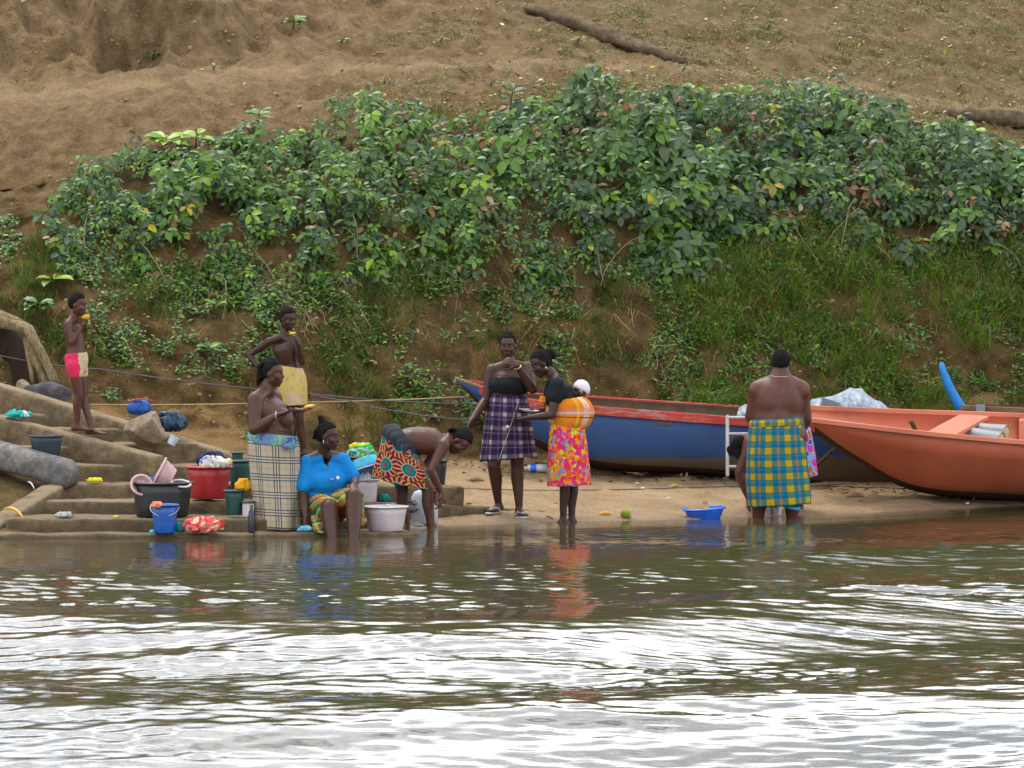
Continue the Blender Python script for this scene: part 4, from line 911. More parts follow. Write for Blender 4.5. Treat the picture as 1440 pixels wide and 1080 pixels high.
MB().chain([W(181 + i * 3.0, 566 - 5.0 * math.sin(0.3 + i * 0.22), 39.90) for i in range(12)], [0.006] * 12, 6).obj('piping', M_REDP, [o for o in bpy.data.objects if o.name.startswith('carry_bag')][0])
# ---------------------------------------------------------------- boats
def paint(name, c, worn, rough=0.55, amount=0.62, edge=None, low=None, lowz=None):
    m = Mt(name, c, rough, 0.35); v = m.map(m.co(), (1.2, 1.2, 6)); n1 = m.noise(3, 6, 0.7, vec=v); n2 = m.noise(28, 5, 0.7, vec=m.map(m.co(), (1, 1, 3))); n3 = m.noise(1.2, 4)
    k = m.ramp(n3, [(0.3, tuple(q * 0.72 for q in c)), (0.55, c), (0.8, tuple(min(1, q * 1.25 + 0.01) for q in c))])
    k = m.mix(m.math('MULTIPLY', m.step(n1, amount, amount + 0.12), 0.7), k, worn)
    k = m.mix(m.math('MULTIPLY', m.step(n2, 0.6, 0.72), 0.55), k, tuple(0.5 * a + 0.5 * b for a, b in zip(c, worn)))
    if low:
        z = m.sep(m.co())[2]; e = m.math('ADD', z, m.math('MULTIPLY', m.math('SUBTRACT', n1, 0.5), 0.14))
        k = m.mix(m.ramp(e, [(lowz, 1.0), (lowz + 0.05, 0.0)]), k, low)
    m.col(k); m.bump(m.math('ADD', n1, m.math('MULTIPLY', n2, 0.5)), 0.3, 0.008); m.rough(m.ramp(n2, [(0.3, rough - 0.1), (0.7, rough + 0.2)])); return m.m
def cat(P, t):
    """Catmull-Rom through a list of vectors"""
    n = len(P) - 1; i = min(n - 1, int(t * n)); f = t * n - i
    a, b, c, d = P[max(0, i - 1)], P[i], P[i + 1], P[min(n, i + 2)]
    return 0.5 * ((2 * b) + (c - a) * f + (2 * a - 5 * b + 4 * c - d) * f * f + (3 * b - a - 3 * c + d) * f ** 3)
def hull(st, n, keel, flare, th):
    """st: stations (near gunwale, far gunwale, near chine, far chine) -> outer and inner section rings"""
    cols4 = [[Vector(s[k]) for s in st] for k in range(4)]; out, inn, G1, G2 = [], [], [], []
    for i in range(n + 1):
        t = i / n; a, b, c, d = (cat(q, t) for q in cols4)
        k = lerp(c, d, 0.5) + Vector((0, 0, -keel * min(1, (c - d).length / 0.3)))
        def side(g, h_, o):
            return [g, lerp(g, h_, 0.33) + o * flare * 0.8, lerp(g, h_, 0.66) + o * flare, lerp(g, h_, 0.88) + o * flare * 0.6, h_]
        sd_ = nv(a - b); o1 = Vector((sd_.x, sd_.y, 0))
        ring = side(a, c, o1) + [lerp(c, k, 0.5) + Vector((0, 0, -keel * 0.15)), k, lerp(k, d, 0.5) + Vector((0, 0, -keel * 0.15))] + side(b, d, -o1)[::-1]
        ctr = (a + b) / 2; wdt = (a - b).length
        inr = []
        for q in ring:
            f = min(0.45, th / max(1e-3, wdt)); w_ = lerp(q, Vector((ctr.x, ctr.y, q.z)), f * 2); inr.append(w_)
        for j in range(4, 9): inr[j] = inr[j] + Vector((0, 0, th * 1.2))
        out.append(ring); inn.append(inr); G1.append(a); G2.append(b)
    return out, inn, G1, G2
def strip(rings):
    return MB().rings(rings, close=False, cap=False)
def railing(G, w, h, up=0.0, outw=None):
    rr = []
    for i, g in enumerate(G):
        t = nv(G[min(i + 1, len(G) - 1)] - G[max(0, i - 1)]); s = nv(Vector((t.y, -t.x, 0)))
        rr.append([g + s * (w * a) + Vector((0, 0, h * b + up)) for a, b in ((-0.5, -0.5), (0.5, -0.5), (0.5, 0.4), (0.35, 0.5), (-0.35, 0.5), (-0.5, 0.4))])
    return MB().rings(rr)
def boat_solid(name, out, inn, m, parent, closeA=True, closeB=True):
    mb = MB(); mb.rings(out, close=False, cap=False); n0 = len(mb.v); k = len(out[0]); nS = len(out)
    mb.rings([r[::-1] for r in inn], close=False, cap=False)
    for i in range(nS - 1):        # top edges
        for (jo, ji) in ((0, k - 1), (k - 1, 0)):
            mb.f.append((i * k + jo, (i + 1) * k + jo, n0 + (i + 1) * k + ji, n0 + i * k + ji))
    for i, cl in ((0, closeA), (nS - 1, closeB)):
        if cl: mb.f.append(tuple(i * k + j for j in range(k))); mb.f.append(tuple(n0 + i * k + j for j in range(k)))
    return mb.obj(name, m, parent)
# orange boat
M_SHADE_BOT = plain('shade_brown_bottom', (0.060, 0.032, 0.020), 0.9, 0.1)  # shade under the orange hull put into colour; brown bottom on the canoe
M_OR = paint('orange_boat_paint', (0.44, 0.105, 0.048), (0.40, 0.22, 0.14), 0.5, 0.70, low=(0.24, 0.10, 0.055), lowz=-0.26)
M_ORI = paint('orange_boat_inside', (0.50, 0.155, 0.088), (0.42, 0.24, 0.16), 0.6, 0.68)
ob = thing('wooden_boat', W(1290, 690, 42.9), 'orange painted wooden boat with a thwart pulled up on the beach', 'boat')
st_ = [(W(1139, 593, 42.45), W(1136, 576, 43.15), W(1146, 600, 42.6), W(1144, 594, 43.05)), (W(1205, 601, 42.25), W(1200, 578.5, 43.45), W(1205, 641, 42.65), W(1205, 630, 43.2)),
       (W(1290, 611, 42.18), W(1290, 582, 43.7), W(1290, 683, 42.7), W(1290, 674, 43.45)), (W(1440, 625, 42.35), W(1440, 587, 44.0), W(1440, 696, 42.9), W(1440, 690, 43.7)),
       (W(1700, 645, 42.85), W(1700, 600, 44.5), W(1700, 712, 43.35), W(1700, 705, 44.1)), (W(2000, 650, 43.5), W(2000, 606, 44.9), W(2000, 716, 43.9), W(2000, 705, 44.6))]
out, inn, G1, G2 = hull(st_, 60, 0.09, 0.05, 0.035)
boat_solid('hull', out, inn, [M_OR, M_ORI, M_SHADE_BOT], ob)
me = bpy.data.objects['hull'].data
no = (len(out) - 1) * (len(out[0]) - 1)
for p in me.polygons:
    if no <= p.index < 2 * no: p.material_index = 1
    elif p.index < no and 4 <= p.index % (len(out[0]) - 1) <= 7: p.material_index = 2
railing(G1, 0.06, 0.045, 0.02).obj('gunwale', M_ORI, ob, smooth=False); railing(G2, 0.06, 0.045, 0.02).obj('gunwale', M_ORI, ob, smooth=False)
def rail_at(G, px):
    for i in range(len(G) - 1):
        a, b = [720 + g.x * F / g.y for g in (G[i], G[i + 1])]
        if a <= px <= b: return lerp(G[i], G[i + 1], (px - a) / (b - a))
    return G[-1]
a = rail_at(G1, 1318); b = rail_at(G2, 1372); ax = nv(Vector((b.x - a.x, b.y - a.y, b.z - a.z)))
fw = Vector((0.14, 0, -0.01))
MB().rings([[q + fw * s + Vector((0, 0, h_)) for s, h_ in ((-1, -0.02), (1, -0.02), (1, 0.012), (-1, 0.012))] for q in (lerp(a, b, 0.03), lerp(a, b, 0.97))]).obj('thwart', M_ORI, ob, smooth=False)
for px in (1432, 1570, 1760):
    g1 = rail_at(G1, px); g2 = rail_at(G2, px)
    i = min(range(len(G1)), key=lambda q: abs(G1[q].x - g1.x)); rg = [v for v in inn[i]]
    rr = []
    for sx in (-0.045, 0.045):
        rr.append([v + Vector((sx, 0, 0)) for v in rg] + [lerp(v, (g1 + g2) / 2 + Vector((0, 0, -0.2)), 0.10) + Vector((sx, 0, 0)) for v in rg[::-1]])
    MB().rings(rr).obj('rib', M_ORI, ob, smooth=False)
# things in the orange boat
a = W(1280, 592, 42.55); o = limb(MB(), [W(1293, 618, 42.75), W(1287, 603, 42.7), W(1281, 592, 42.65)], [0.022, 0.022, 0.025], 4, 9, 0.15).obj('wooden_peg', M_LOG, base=a); tag(o, 'short brown stick standing against the orange gunwale', 'stick')
M_ZINC = plain('dull_zinc', (0.20, 0.21, 0.22), 0.55, 0.4, metal=0.2); M_CEM = plain('cement_lump', (0.40, 0.29, 0.16), 0.95, 0.1, bump=0.5, scale=20)
for i, (pa, pb_, Y, r) in enumerate([((1363, 613), (1408, 622), 43.0, 0.095), ((1370, 606), (1416, 611), 43.35, 0.09)]):
    A = W(*pa, Y + 0.06); B = W(*pb_, Y - 0.10); axv = nv(B - A); u = nv(Vector((0, 1, 0)) - axv * axv.y); v = axv.cross(u)
    k = thing('metal_pail', A, 'grey metal pail lying on its side in the orange boat, ' + ('against the near gunwale' if i == 0 else 'behind another pail'), 'pail')
    MB().loft([(lerp(A, B, t), u * (r * q), v * (r * q)) for t, q in ((0, 0.55), (0, 0.85), (0.02, 0.88), (0.08, 0.9), (0.1, 0.93), (0.5, 0.96), (0.96, 1.06), (1.0, 1.08), (1.0, 0.98), (0.9, 0.95))], 24).obj('wall', M_ZINC, k)
    MB().loft([(lerp(A, B, t), u * (r * q), v * (r * q)) for t, q in ((0.85, 0.9), (0.97, 0.93), (1.01, 0.7), (1.03, 0.3))], 20).obj('filling', M_CEM, k)
# blue canoe
M_BL = paint('blue_boat_paint', (0.036, 0.090, 0.25), (0.20, 0.20, 0.21), 0.55, 0.64, low=(0.15, 0.105, 0.07), lowz=0.055)
M_BLI = plain('boat_wood_inside', (0.14, 0.10, 0.07), 0.9, 0.2); M_RED = paint('worn_red_rail', (0.36, 0.032, 0.022), (0.30, 0.23, 0.19), 0.65, 0.50)
bb = thing('wooden_canoe', W(840, 656, 43.6), 'long blue wooden canoe with worn red rail beached against the bank', 'canoe')
st_ = [(W(641, 533, 43.90), W(642, 533, 43.96), W(650, 541, 43.90), W(651, 541, 43.96)), (W(679, 546, 43.62), W(682, 541, 44.15), W(684, 573, 43.78), W(686, 571, 44.0)), (W(740, 563, 43.32), W(742, 554, 44.35), W(748, 614, 43.55), W(748, 610, 44.1)),
       (W(840, 574, 43.2), W(840, 560, 44.5), W(840, 648, 43.5), W(840, 644, 44.2)), (W(1020, 588, 43.4), W(1020, 572, 44.7), W(1020, 661, 43.75), W(1020, 656, 44.4)), (W(1200, 602, 43.9), W(1200, 585, 45.1), W(1200, 681, 44.2), W(1200, 676, 44.8)),
       (W(1400, 612, 44.4), W(1400, 598, 45.5), W(1400, 688, 44.75), W(1400, 682, 45.2))]
out, inn, G1, G2 = hull(st_, 70, 0.09, 0.06, 0.03)
boat_solid('hull', out, inn, [M_BL, M_BLI, M_SHADE_BOT], bb); h_ = bb.children[0]; no = (len(out) - 1) * (len(out[0]) - 1)
for p in h_.data.polygons:
    if no <= p.index < 2 * no: p.material_index = 1
    elif p.index < no and 4 <= p.index % (len(out[0]) - 1) <= 7: p.material_index = 2
railing(G1[11:], 0.05, 0.085, -0.02).obj('gunwale', M_RED, bb, smooth=False); railing(G2[6:], 0.05, 0.06, -0.01).obj('gunwale', M_RED, bb, smooth=False)
railing(G1[:12], 0.035, 0.025, 0.01).obj('bow_trim', M_WOOD, bb, smooth=False)
for px in (790, 930, 1090, 1260):
    g1 = rail_at(G1, px); g2 = rail_at(G2, px + 4)
    MB().rings([[q + Vector((sx, 0, sz - 0.10)) for sx, sz in ((-0.1, -0.015), (0.1, -0.015), (0.1, 0.015), (-0.1, 0.015))] for q in (lerp(g1, g2, 0.02), lerp(g1, g2, 0.98))]).obj('thwart', M_BLI, bb, smooth=False)
MB().chain([W(654 + 6 * math.cos(t), 563 + 4 * math.sin(t), 43.72) for t in [i * 0.52 for i in range(13)]], [0.007] * 13, 6).obj('rope_ring', M_LINE, bb)
# ladder leaning on the canoe
ld = thing('ladder', W(1024, 668, 43.15), 'pale metal ladder frame leaning against the blue canoe', 'ladder')
M_ALU = plain('pale_painted_metal', (0.36, 0.34, 0.31), 0.5, 0.5)
for px in (1023, 1068): MB().chain([W(px, 668, 43.05), W(px, 586, 43.25)], [0.018, 0.018], 8).obj('side_rail', M_ALU, ld)
for py, Y in ((587, 43.24), (610, 43.19), (633, 43.13), (656, 43.08)): MB().chain([W(1023, py, Y), W(1068, py, Y)], [0.014, 0.014], 8).obj('rung', M_ALU, ld)
# grey tarp bundle and white sack in the canoe
m = Mt('grey_tarpaulin', rough=0.5, spec=0.4); rd = m.math('ABSOLUTE', m.math('SUBTRACT', m.noise(3.2, 2, 0.5, dist=0.8), 0.5)); n2 = m.noise(9, 3)
m.col(m.ramp(n2, [(0.3, (0.22, 0.27, 0.32)), (0.6, (0.30, 0.345, 0.385))])); m.bump(m.math('ADD', m.math('MULTIPLY', rd, 3.0), m.math('MULTIPLY', n2, 0.5)), 1.0, 0.09); M_TARP = m.m
def crumple(name, label, cat_, pts, Yc_, dep, m, seed, base, amp=0.06):
    """sheet draped over cargo: outline of its crest line in pixels, rounded back and front, creased"""
    rr = []
    for px, py, pyb in pts:
        ring = []
        for j in range(13):
            a = math.pi * j / 12; y = -math.cos(a) * dep / 2; k = math.sin(a) ** 0.55
            q = W(px, lerp(pyb, py, k), Yc_ + y); f = -abs(noise.noise(q * 2.6 + Vector((seed, 0, 0)))) + 0.5 * noise.noise(q * 6 + Vector((seed, 2, 0)))
            ring.append(q + Vector((0.4 * f * amp, -abs(f) * amp, f * amp * (0.3 + k))))
        rr.append(ring)
    R2 = []
    for i in range(len(rr) - 1):
        for t in (0, 0.33, 0.66): R2.append([lerp(p_, q_, t) + Vector((0, 0, 0.02 * noise.noise(lerp(p_, q_, t) * 9))) for p_, q_ in zip(rr[i], rr[i + 1])])
    R2.append(rr[-1]); o = MB().rings(R2).obj(name, m, base=base); return tag(o, label, cat_)
crumple('tarpaulin', 'grey white tarpaulin bundled over cargo in the blue canoe', 'tarpaulin', [(1128, 578, 590), (1140, 562, 592), (1156, 557, 594), (1168, 552, 595), (1178, 546, 595), (1195, 544, 596), (1213, 545, 597), (1224, 553, 598), (1236, 567, 599), (1250, 580, 600), (1262, 592, 601)], 44.5, 0.7, M_TARP, 3, W(1195, 596, 44.5), 0.13)
crumple('white_sack', 'white sack showing beside the large woman in the blue canoe', 'sack', [(1036, 584, 592), (1039, 573, 592), (1048, 568, 592), (1065, 567, 592), (1078, 578, 592)], 44.0, 0.35, M_TARP, 8, W(1050, 592, 44.0), 0.03)
bx_ = thing('cool_box', W(1165, 592, 44.05), 'grey blue box under the edge of the tarpaulin', 'box')
MB().box(W(1166, 571, 44.08), (0.085, 0.10, 0.06), Matrix.Rotation(0.35, 3, 'Y')).obj('body', plain('box_grey', (0.14, 0.16, 0.18), 0.5), bx_, smooth=False)
MB().box(W(1153, 576, 44.02), (0.095, 0.10, 0.025), Matrix.Rotation(0.25, 3, 'Y')).obj('lid', plain('box_blue', (0.03, 0.07, 0.18), 0.5), bx_, smooth=False)
# rudder pole lying against the canoe
o = limb(MB(), [W(1140, 662, 43.55), W(1174, 630, 43.75)], [0.022, 0.018], 8, 8, 0.1).obj('paddle_shaft', M_LOG, base=W(1140, 662, 43.55)); tag(o, 'brown pole leaning on the blue canoe under the orange bow', 'pole')
# far boat: blue prow and brown side
fb = thing('wooden_canoe', W(1400, 640, 46.0), 'brown canoe with a tall bright blue prow behind the orange boat', 'canoe')
M_PROW = paint('bright_blue_prow', (0.012, 0.20, 0.55), (0.03, 0.26, 0.36), 0.45, 0.66); M_BRS = paint('brown_plank', (0.16, 0.085, 0.05), (0.30, 0.22, 0.16), 0.8, 0.55)
rr = []
for px, py, w_ in ((1324, 510, 5), (1326, 520, 8), (1333, 540, 11), (1343, 560, 13), (1354, 577, 15), (1368, 600, 18), (1385, 630, 20)):
    c0 = W(px, py, 45.75); rr.append([c0 + Vector((a * w_ * 45.75 / F * 0.62, b * 0.045, 0)) for a, b in ((-1, 0), (-0.7, -1), (0.7, -1), (1, 0), (0.7, 1), (-0.7, 1))])
MB().rings(rr).obj('prow', M_PROW, fb)
st_ = [(W(1352, 573, 45.65), W(1352, 571, 45.85), W(1372, 610, 45.68), W(1372, 610, 45.82)), (W(1400, 575, 45.4), W(1400, 569, 46.2), W(1400, 632, 45.6), W(1400, 630, 46.0)), (W(1500, 579, 45.3), W(1500, 571, 46.5), W(1500, 640, 45.6), W(1500, 636, 46.3)), (W(1750, 585, 45.7), W(1750, 575, 46.9), W(1750, 646, 46.0), W(1750, 640, 46.7))]
out, inn, G1, G2 = hull(st_, 24, 0.04, 0.04, 0.03); boat_solid('hull', out, inn, M_BRS, fb)
railing(G1, 0.05, 0.05).obj('gunwale', M_BRS, fb, smooth=False)
MB().box(W(1379, 575, 45.38), (0.045, 0.02, 0.045)).obj('metal_bracket', M_ZINC, fb, smooth=False)
# ---------------------------------------------------------------- people
def skin(name, c):
    m = Mt(name, c, 0.45, 0.30); n = m.noise(14, 4, 0.6); n2 = m.noise(90, 3)
    m.col(m.ramp(n, [(0.3, tuple(q * 0.78 for q in c)), (0.52, c), (0.75, tuple(q * 1.22 for q in c))])); m.rough(m.ramp(n2, [(0.3, 0.36), (0.7, 0.52)])); m.bump(n2, 0.12, 0.003)
    m.b.inputs['Subsurface Weight'].default_value = 0.05; m.b.inputs['Subsurface Radius'].default_value = (0.4, 0.12, 0.06); m.b.inputs['Subsurface Scale'].default_value = 0.01
    return m.m
SK = [skin('dark_skin', (0.052, 0.020, 0.012)), skin('brown_skin', (0.076, 0.028, 0.017)), skin('deep_skin', (0.042, 0.017, 0.011)), skin('warm_brown_skin', (0.086, 0.029, 0.018))]
m = Mt('black_hair', (0.008, 0.007, 0.007), 0.85, 0.08); n = m.noise(120, 3, 0.7); m.bump(n, 1.0, 0.015); m.col(m.ramp(n, [(0.35, (0.004, 0.0035, 0.0035)), (0.7, (0.026, 0.022, 0.021))])); M_HAIR = m.m
M_EYE = plain('eye_white', (0.16, 0.14, 0.12), 0.5, 0.2); M_IRIS = plain('eye_dark', (0.01, 0.008, 0.006), 0.2); M_GOLD = plain('gold', (0.55, 0.38, 0.10), 0.3, 0.5, metal=0.8)
M_LIP = None
def frame(f, up=(0, 0, 1)):
    f = nv(f); up = Vector(up); up = nv(up - f * f.dot(up)); return f, up, f.cross(up)
def hand(mb, w, d, n, side=1, s=1.0, curl=0.5, spread=0.12):
    """palm, four unequal bent fingers and a thumb leaving the side of the palm"""
    w = Vector(w); X = nv(d); Z = Vector(n); Z = nv(Z - X * X.dot(Z)); Yv = Z.cross(X) * side
    mb.loft([(w - X * 0.01 * s, Yv * 0.024 * s, Z * 0.019 * s), (w + X * 0.03 * s, Yv * 0.033 * s, Z * 0.017 * s), (w + X * 0.075 * s, Yv * 0.041 * s, Z * 0.014 * s), (w + X * 0.092 * s, Yv * 0.039 * s, Z * 0.011 * s)], 14, 2.6)
    for i, L in enumerate((0.070, 0.079, 0.073, 0.057)):
        b = w + X * 0.086 * s + Yv * ((1.5 - i) * 0.0205 * s); a = curl * (0.55 + 0.07 * i); dr = nv(X + Yv * (1.5 - i) * spread); p = b
        for k, fr in enumerate((0.45, 0.32, 0.25)):
            dv = nv(dr * math.cos(a) + Z * math.sin(a)); q = p + dv * (L * fr * s); mb.cap(p, (0.0092 - 0.0008 * k) * s, q, (0.0086 - 0.0010 * k) * s, 8, 3); p = q; a += curl * 0.9
    b = w + X * 0.028 * s + Yv * 0.030 * s; t1 = b + nv(X * 0.55 + Yv * 0.75 + Z * 0.25) * 0.042 * s; t2 = t1 + nv(X * 0.85 + Yv * 0.25 + Z * (0.2 + curl * 0.5)) * 0.032 * s; t3 = t2 + nv(X * 0.9 + Z * (0.2 + curl * 0.6)) * 0.024 * s
    mb.cap(b, 0.016 * s, t1, 0.012 * s, 8, 3).cap(t1, 0.0115 * s, t2, 0.010 * s, 8, 3).cap(t2, 0.010 * s, t3, 0.008 * s, 8, 3)
def foot(mb, an, d, s=1.0):
    d = nv(Vector((d[0], d[1], 0))); sd_ = Vector((d.y, -d.x, 0)); dn = Vector((0, 0, -1)); an = Vector(an)
    h = an - d * 0.035 * s + dn * 0.042 * s
    mb.cap(an, 0.034 * s, h, 0.033 * s).loft([(h - d * 0.03 * s, sd_ * 0.015 * s, dn * 0.02 * s), (h, sd_ * 0.033 * s, dn * 0.032 * s), (h + d * 0.06 * s - dn * 0.006 * s, sd_ * 0.034 * s, dn * 0.034 * s), (h + d * 0.12 * s + dn * 0.008 * s, sd_ * 0.043 * s, dn * 0.022 * s), (h + d * 0.165 * s + dn * 0.014 * s, sd_ * 0.043 * s, dn * 0.014 * s)], 14, 2.3)
    mb.cap(an, 0.036 * s, h + d * 0.07 * s - dn * 0.012 * s, 0.024 * s)
    for i in range(5):
        b = h + d * 0.155 * s + dn * 0.015 * s + sd_ * ((i - 2) * 0.0185 * s); L = (0.048, 0.046, 0.042, 0.036, 0.03)[i] * s
        mb.cap(b, 0.0105 * s if i else 0.013 * s, b + d * L, 0.009 * s if i else 0.012 * s, 8, 3)
    return h
def headmesh(mb, c, f, up, s):
    f, up, r = frame(f, up); c = Vector(c)
    def A(x, y, z): return c + (r * x + f * y + up * z) * s
    def E(x, y, z, a, b, h): mb.ell(A(x, y, z), (a * s, b * s, h * s), r, up, 18, 12)
    E(0, -0.012, 0.022, 0.073, 0.093, 0.096); E(0, 0.026, -0.048, 0.056, 0.064, 0.070); E(0, 0.058, -0.103, 0.027, 0.024, 0.022); E(0, 0.035, 0.03, 0.062, 0.055, 0.06)
    mb.cap(A(0, 0.086, 0.008), 0.009 * s, A(0, 0.100, -0.030), 0.014 * s, 8, 3); E(0, 0.093, -0.036, 0.022, 0.015, 0.011)
    E(0, 0.086, -0.064, 0.028, 0.014, 0.0085); E(0, 0.083, -0.079, 0.025, 0.015, 0.010); E(0, 0.080, 0.024, 0.046, 0.014, 0.010)
    for q in (-1, 1): E(q * 0.038, 0.056, -0.032, 0.028, 0.026, 0.030); E(q * 0.075, -0.004, -0.012, 0.009, 0.020, 0.031); E(q * 0.05, -0.0, -0.06, 0.02, 0.03, 0.035)
    return A
def haircap(parent, c, f, up, s, kind='short', extra=None):
    f, up, r = frame(f, up); c = Vector(c) + up * 0.022 * s - f * 0.012 * s; rr = []; N, K = 56, 34
    for i in range(K):
        t = math.pi * (i + 0.5) / K; ring = []
        for j in range(N):
            q = 2 * math.pi * j / N; x, y, z = math.sin(t) * math.sin(q), math.sin(t) * math.cos(q), -math.cos(t)
            line = 0.30 + 0.10 * abs(x) if y > 0.0 else -0.74
            if y > 0: line = lerp(-0.10, 0.52, min(1, max(0, (y - 0.05) / 0.45))) - 0.05 * abs(x)
            k = 1.075 if z + 0.10 * noise.noise(Vector((x * 5, y * 5, z * 5))) > line else 0.86
            if k > 1:
                if kind == 'rows': k += 0.085 * abs(math.cos(x * 10.0)) - 0.03 + 0.03 * noise.noise(Vector((x * 14, y * 14, z * 14)))
                elif kind == 'afro': k += 0.07 + 0.05 * noise.noise(Vector((x * 6, y * 6, z * 6)))
                elif kind == 'braids': k += 0.05 * abs(math.cos(x * 9.0 + y * 3)) + 0.02 * noise.noise(Vector((x * 7, y * 7, z * 7)))
                else: k += 0.03 + 0.07 * noise.noise(Vector((x * 7, y * 7, z * 7))) + 0.04 * noise.noise(Vector((x * 17, y * 17, z * 17)))
            ring.append(c + (r * (x * 0.073) + f * (y * 0.093) + up * (z * 0.096)) * (s * k))
        rr.append(ring)
    mb = MB().rings(rr)
    if extra: extra(mb, c, f, up, r, s)
    return mb.obj('hair', M_HAIR, parent)
def eyes(parent, A, s, f):
    for q in (-1, 1):
        mb = MB().ell(A(q * 0.031, 0.074, 0.003), (0.012 * s, 0.010 * s, 0.006 * s)); e = mb.obj('eye', M_EYE, parent)
        MB().ell(A(q * 0.031, 0.081, 0.003), (0.0072 * s, 0.0055 * s, 0.0066 * s), seg=10, nr=7).obj('iris', M_IRIS, e)
def torso_secs(J, w, d, infl=0.0):
    shc = (J['sa'] + J['sb']) / 2; pv, wa = J['pelvis'], J['waist']; sS = nv(J['sb'] - J['sa']); sP = nv(J['hb'] - J['ha'])
    ax0 = nv(wa - pv)
    C = [pv - ax0 * 0.10, pv, wa, lerp(wa, shc, 0.42), lerp(wa, shc, 0.74), lerp(wa, shc, 0.98)]; out = []
    for i, c in enumerate(C):
        a = nv(C[min(i + 1, 5)] - C[max(0, i - 1)]); s = nv(lerp(sP, sS, min(1, i / 4))); s = nv(s - a * a.dot(s)); b = a.cross(s)
        out.append((c, s * (w[i] + infl), b * (d[i] + infl)))
    return out
def person(name, label, base, J, f, up=(0, 0, 1), hs=0.95, w=(.12, .165, .135, .14, .15, .12), d=(.09, .125, .10, .105, .105, .055), fa=1.0, fl=1.0, sk=0, hands=None, feet=None, extra=None, hair='short', hx=None, neck=0.05, voxel=0.0078, bald=False, ha_=1.0, sm=4):
    o = thing(name, base, label, 'person' if name == 'person' else name)
    mb = MB(); J = {k: Vector(v) for k, v in J.items()}
    mb.loft(torso_secs(J, w, d), 24, 2.35)
    A = headmesh(mb, J['head'], f, up, hs)
    mb.cap(J['neck'] , neck * 1.12, A(0, -0.022, -0.075), neck)
    for k in 'ab':
        s_, e_, w_ = J['s' + k], J['e' + k], J['w' + k]
        mb.cap(J['neck'], 0.046 * max(1, fa * 0.9), s_, 0.050 * fa)
        mb.cap(s_, 0.056 * fa, lerp(s_, e_, 0.45), 0.047 * fa).cap(lerp(s_, e_, 0.45), 0.047 * fa, e_, 0.037 * fa)
        m_ = lerp(e_, w_, 0.28); mb.cap(e_, 0.037 * fa, m_, 0.040 * fa).cap(m_, 0.040 * fa, w_, 0.024 * (0.5 + 0.5 * fa))
        hd = (hands or {}).get(k)
        if hd: hand(mb, w_, hd[0], hd[1], hd[2], ha_ * hd[3] if len(hd) > 3 else ha_, hd[4] if len(hd) > 4 else 0.5)
        else: hand(mb, w_, w_ - e_, (0, -1, 0), 1, ha_, 0.5)
        h_, k_, a_ = J['h' + k], J['k' + k], J['n' + k]
        mb.cap(h_, 0.092 * fl, lerp(h_, k_, 0.5), 0.078 * fl).cap(lerp(h_, k_, 0.5), 0.078 * fl, k_, 0.054 * fl)
        fd = Vector((feet or {}).get(k, (0, -1, 0))); m_ = lerp(k_, a_, 0.30) - nv(fd) * 0.012
        mb.cap(k_, 0.053 * fl, m_, 0.055 * fl).cap(m_, 0.055 * fl, lerp(k_, a_, 0.7), 0.040 * fl).cap(lerp(k_, a_, 0.7), 0.040 * fl, a_, 0.031 * (0.4 + 0.6 * fl))
        foot(mb, a_, fd, ha_)
    if extra: extra(mb, A, J)
    v, fc = remesh(mb, voxel, sm, 0.5)
    obj('body', v, fc, SK[sk], o)
    if not bald: haircap(o, J['head'], f, up, hs, hair, hx)
    eyes(o, A, hs, f)
    return o, J, A
def skirt(parent, name, secs, m, folds=9, amp=0.05, seg=84, seed=0, K=30, hemwob=0.012, slit=None):
    """cloth tube through elliptical sections, folds deepening to the hem; uv in metres"""
    cs = [[Vector(s[k]) for s in secs] for k in range(3)]; rings = []; uv = []; ri = []
    per = sum(2 * math.pi * math.sqrt((s[1].length ** 2 + s[2].length ** 2) / 2) for s in secs) / len(secs); vv = 0; last = None
    for i in range(K + 1):
        t = i / K; c, a, b = (cat(q, t) for q in cs); vv += (c - last).length if last is not None else 0; last = c; ring, inner = [], []
        for j in range(seg + 1):
            q = 2 * math.pi * j / seg; qq = q % (2 * math.pi - 1e-9)
            ph = folds * qq + seed + 1.6 * noise.noise(Vector((math.cos(qq) * 1.3, math.sin(qq) * 1.3, seed + t * 0.8)))
            k = 1 + amp * (t ** 1.15) * math.sin(ph) + 0.022 * noise.noise(Vector((math.cos(qq) * 2, math.sin(qq) * 2, t * 5 + seed))) + 0.012 * noise.noise(Vector((math.cos(qq) * 6, math.sin(qq) * 6, t * 9 + seed))) 
            p = c + a * (math.sin(q) * k) + b * (math.cos(q) * k)
            if i == K: p = p + Vector((0, 0, hemwob * noise.noise(Vector((math.cos(qq) * 2, math.sin(qq) * 2, seed)))))
            ring.append(p); inner.append(c + (p - c) * 0.975); uv.append((q / (2 * math.pi) * per, vv))
        rings.append(ring); ri.append(inner)
    n = seg + 1; mb = MB().rings(rings, close=False, cap=False); uv2 = list(uv)
    inn = ri[::-1]; base = len(mb.v); mb.rings(inn, close=False, cap=False)
    for i in range(K, -1, -1): uv2 += uv[i * n:(i + 1) * n]
    for j in range(seg):
        mb.f.append((K * n + j, K * n + j + 1, base + j + 1, base + j)); mb.f.append((j + 1, j, base + K * n + j, base + K * n + j + 1))
    return obj(name, mb.v, mb.f, m, parent, True, uv2)
def sec(l, r, Y, dy, dep):
    """section from its image-left and image-right edge pixels at distance Y; dep = half depth (m)"""
    A, B = W(*l, Y), W(*r, Y); a = (B - A) / 2; return ((A + B) / 2 + Vector((0, dy, 0)), a, Vector((0, dep, 0)))
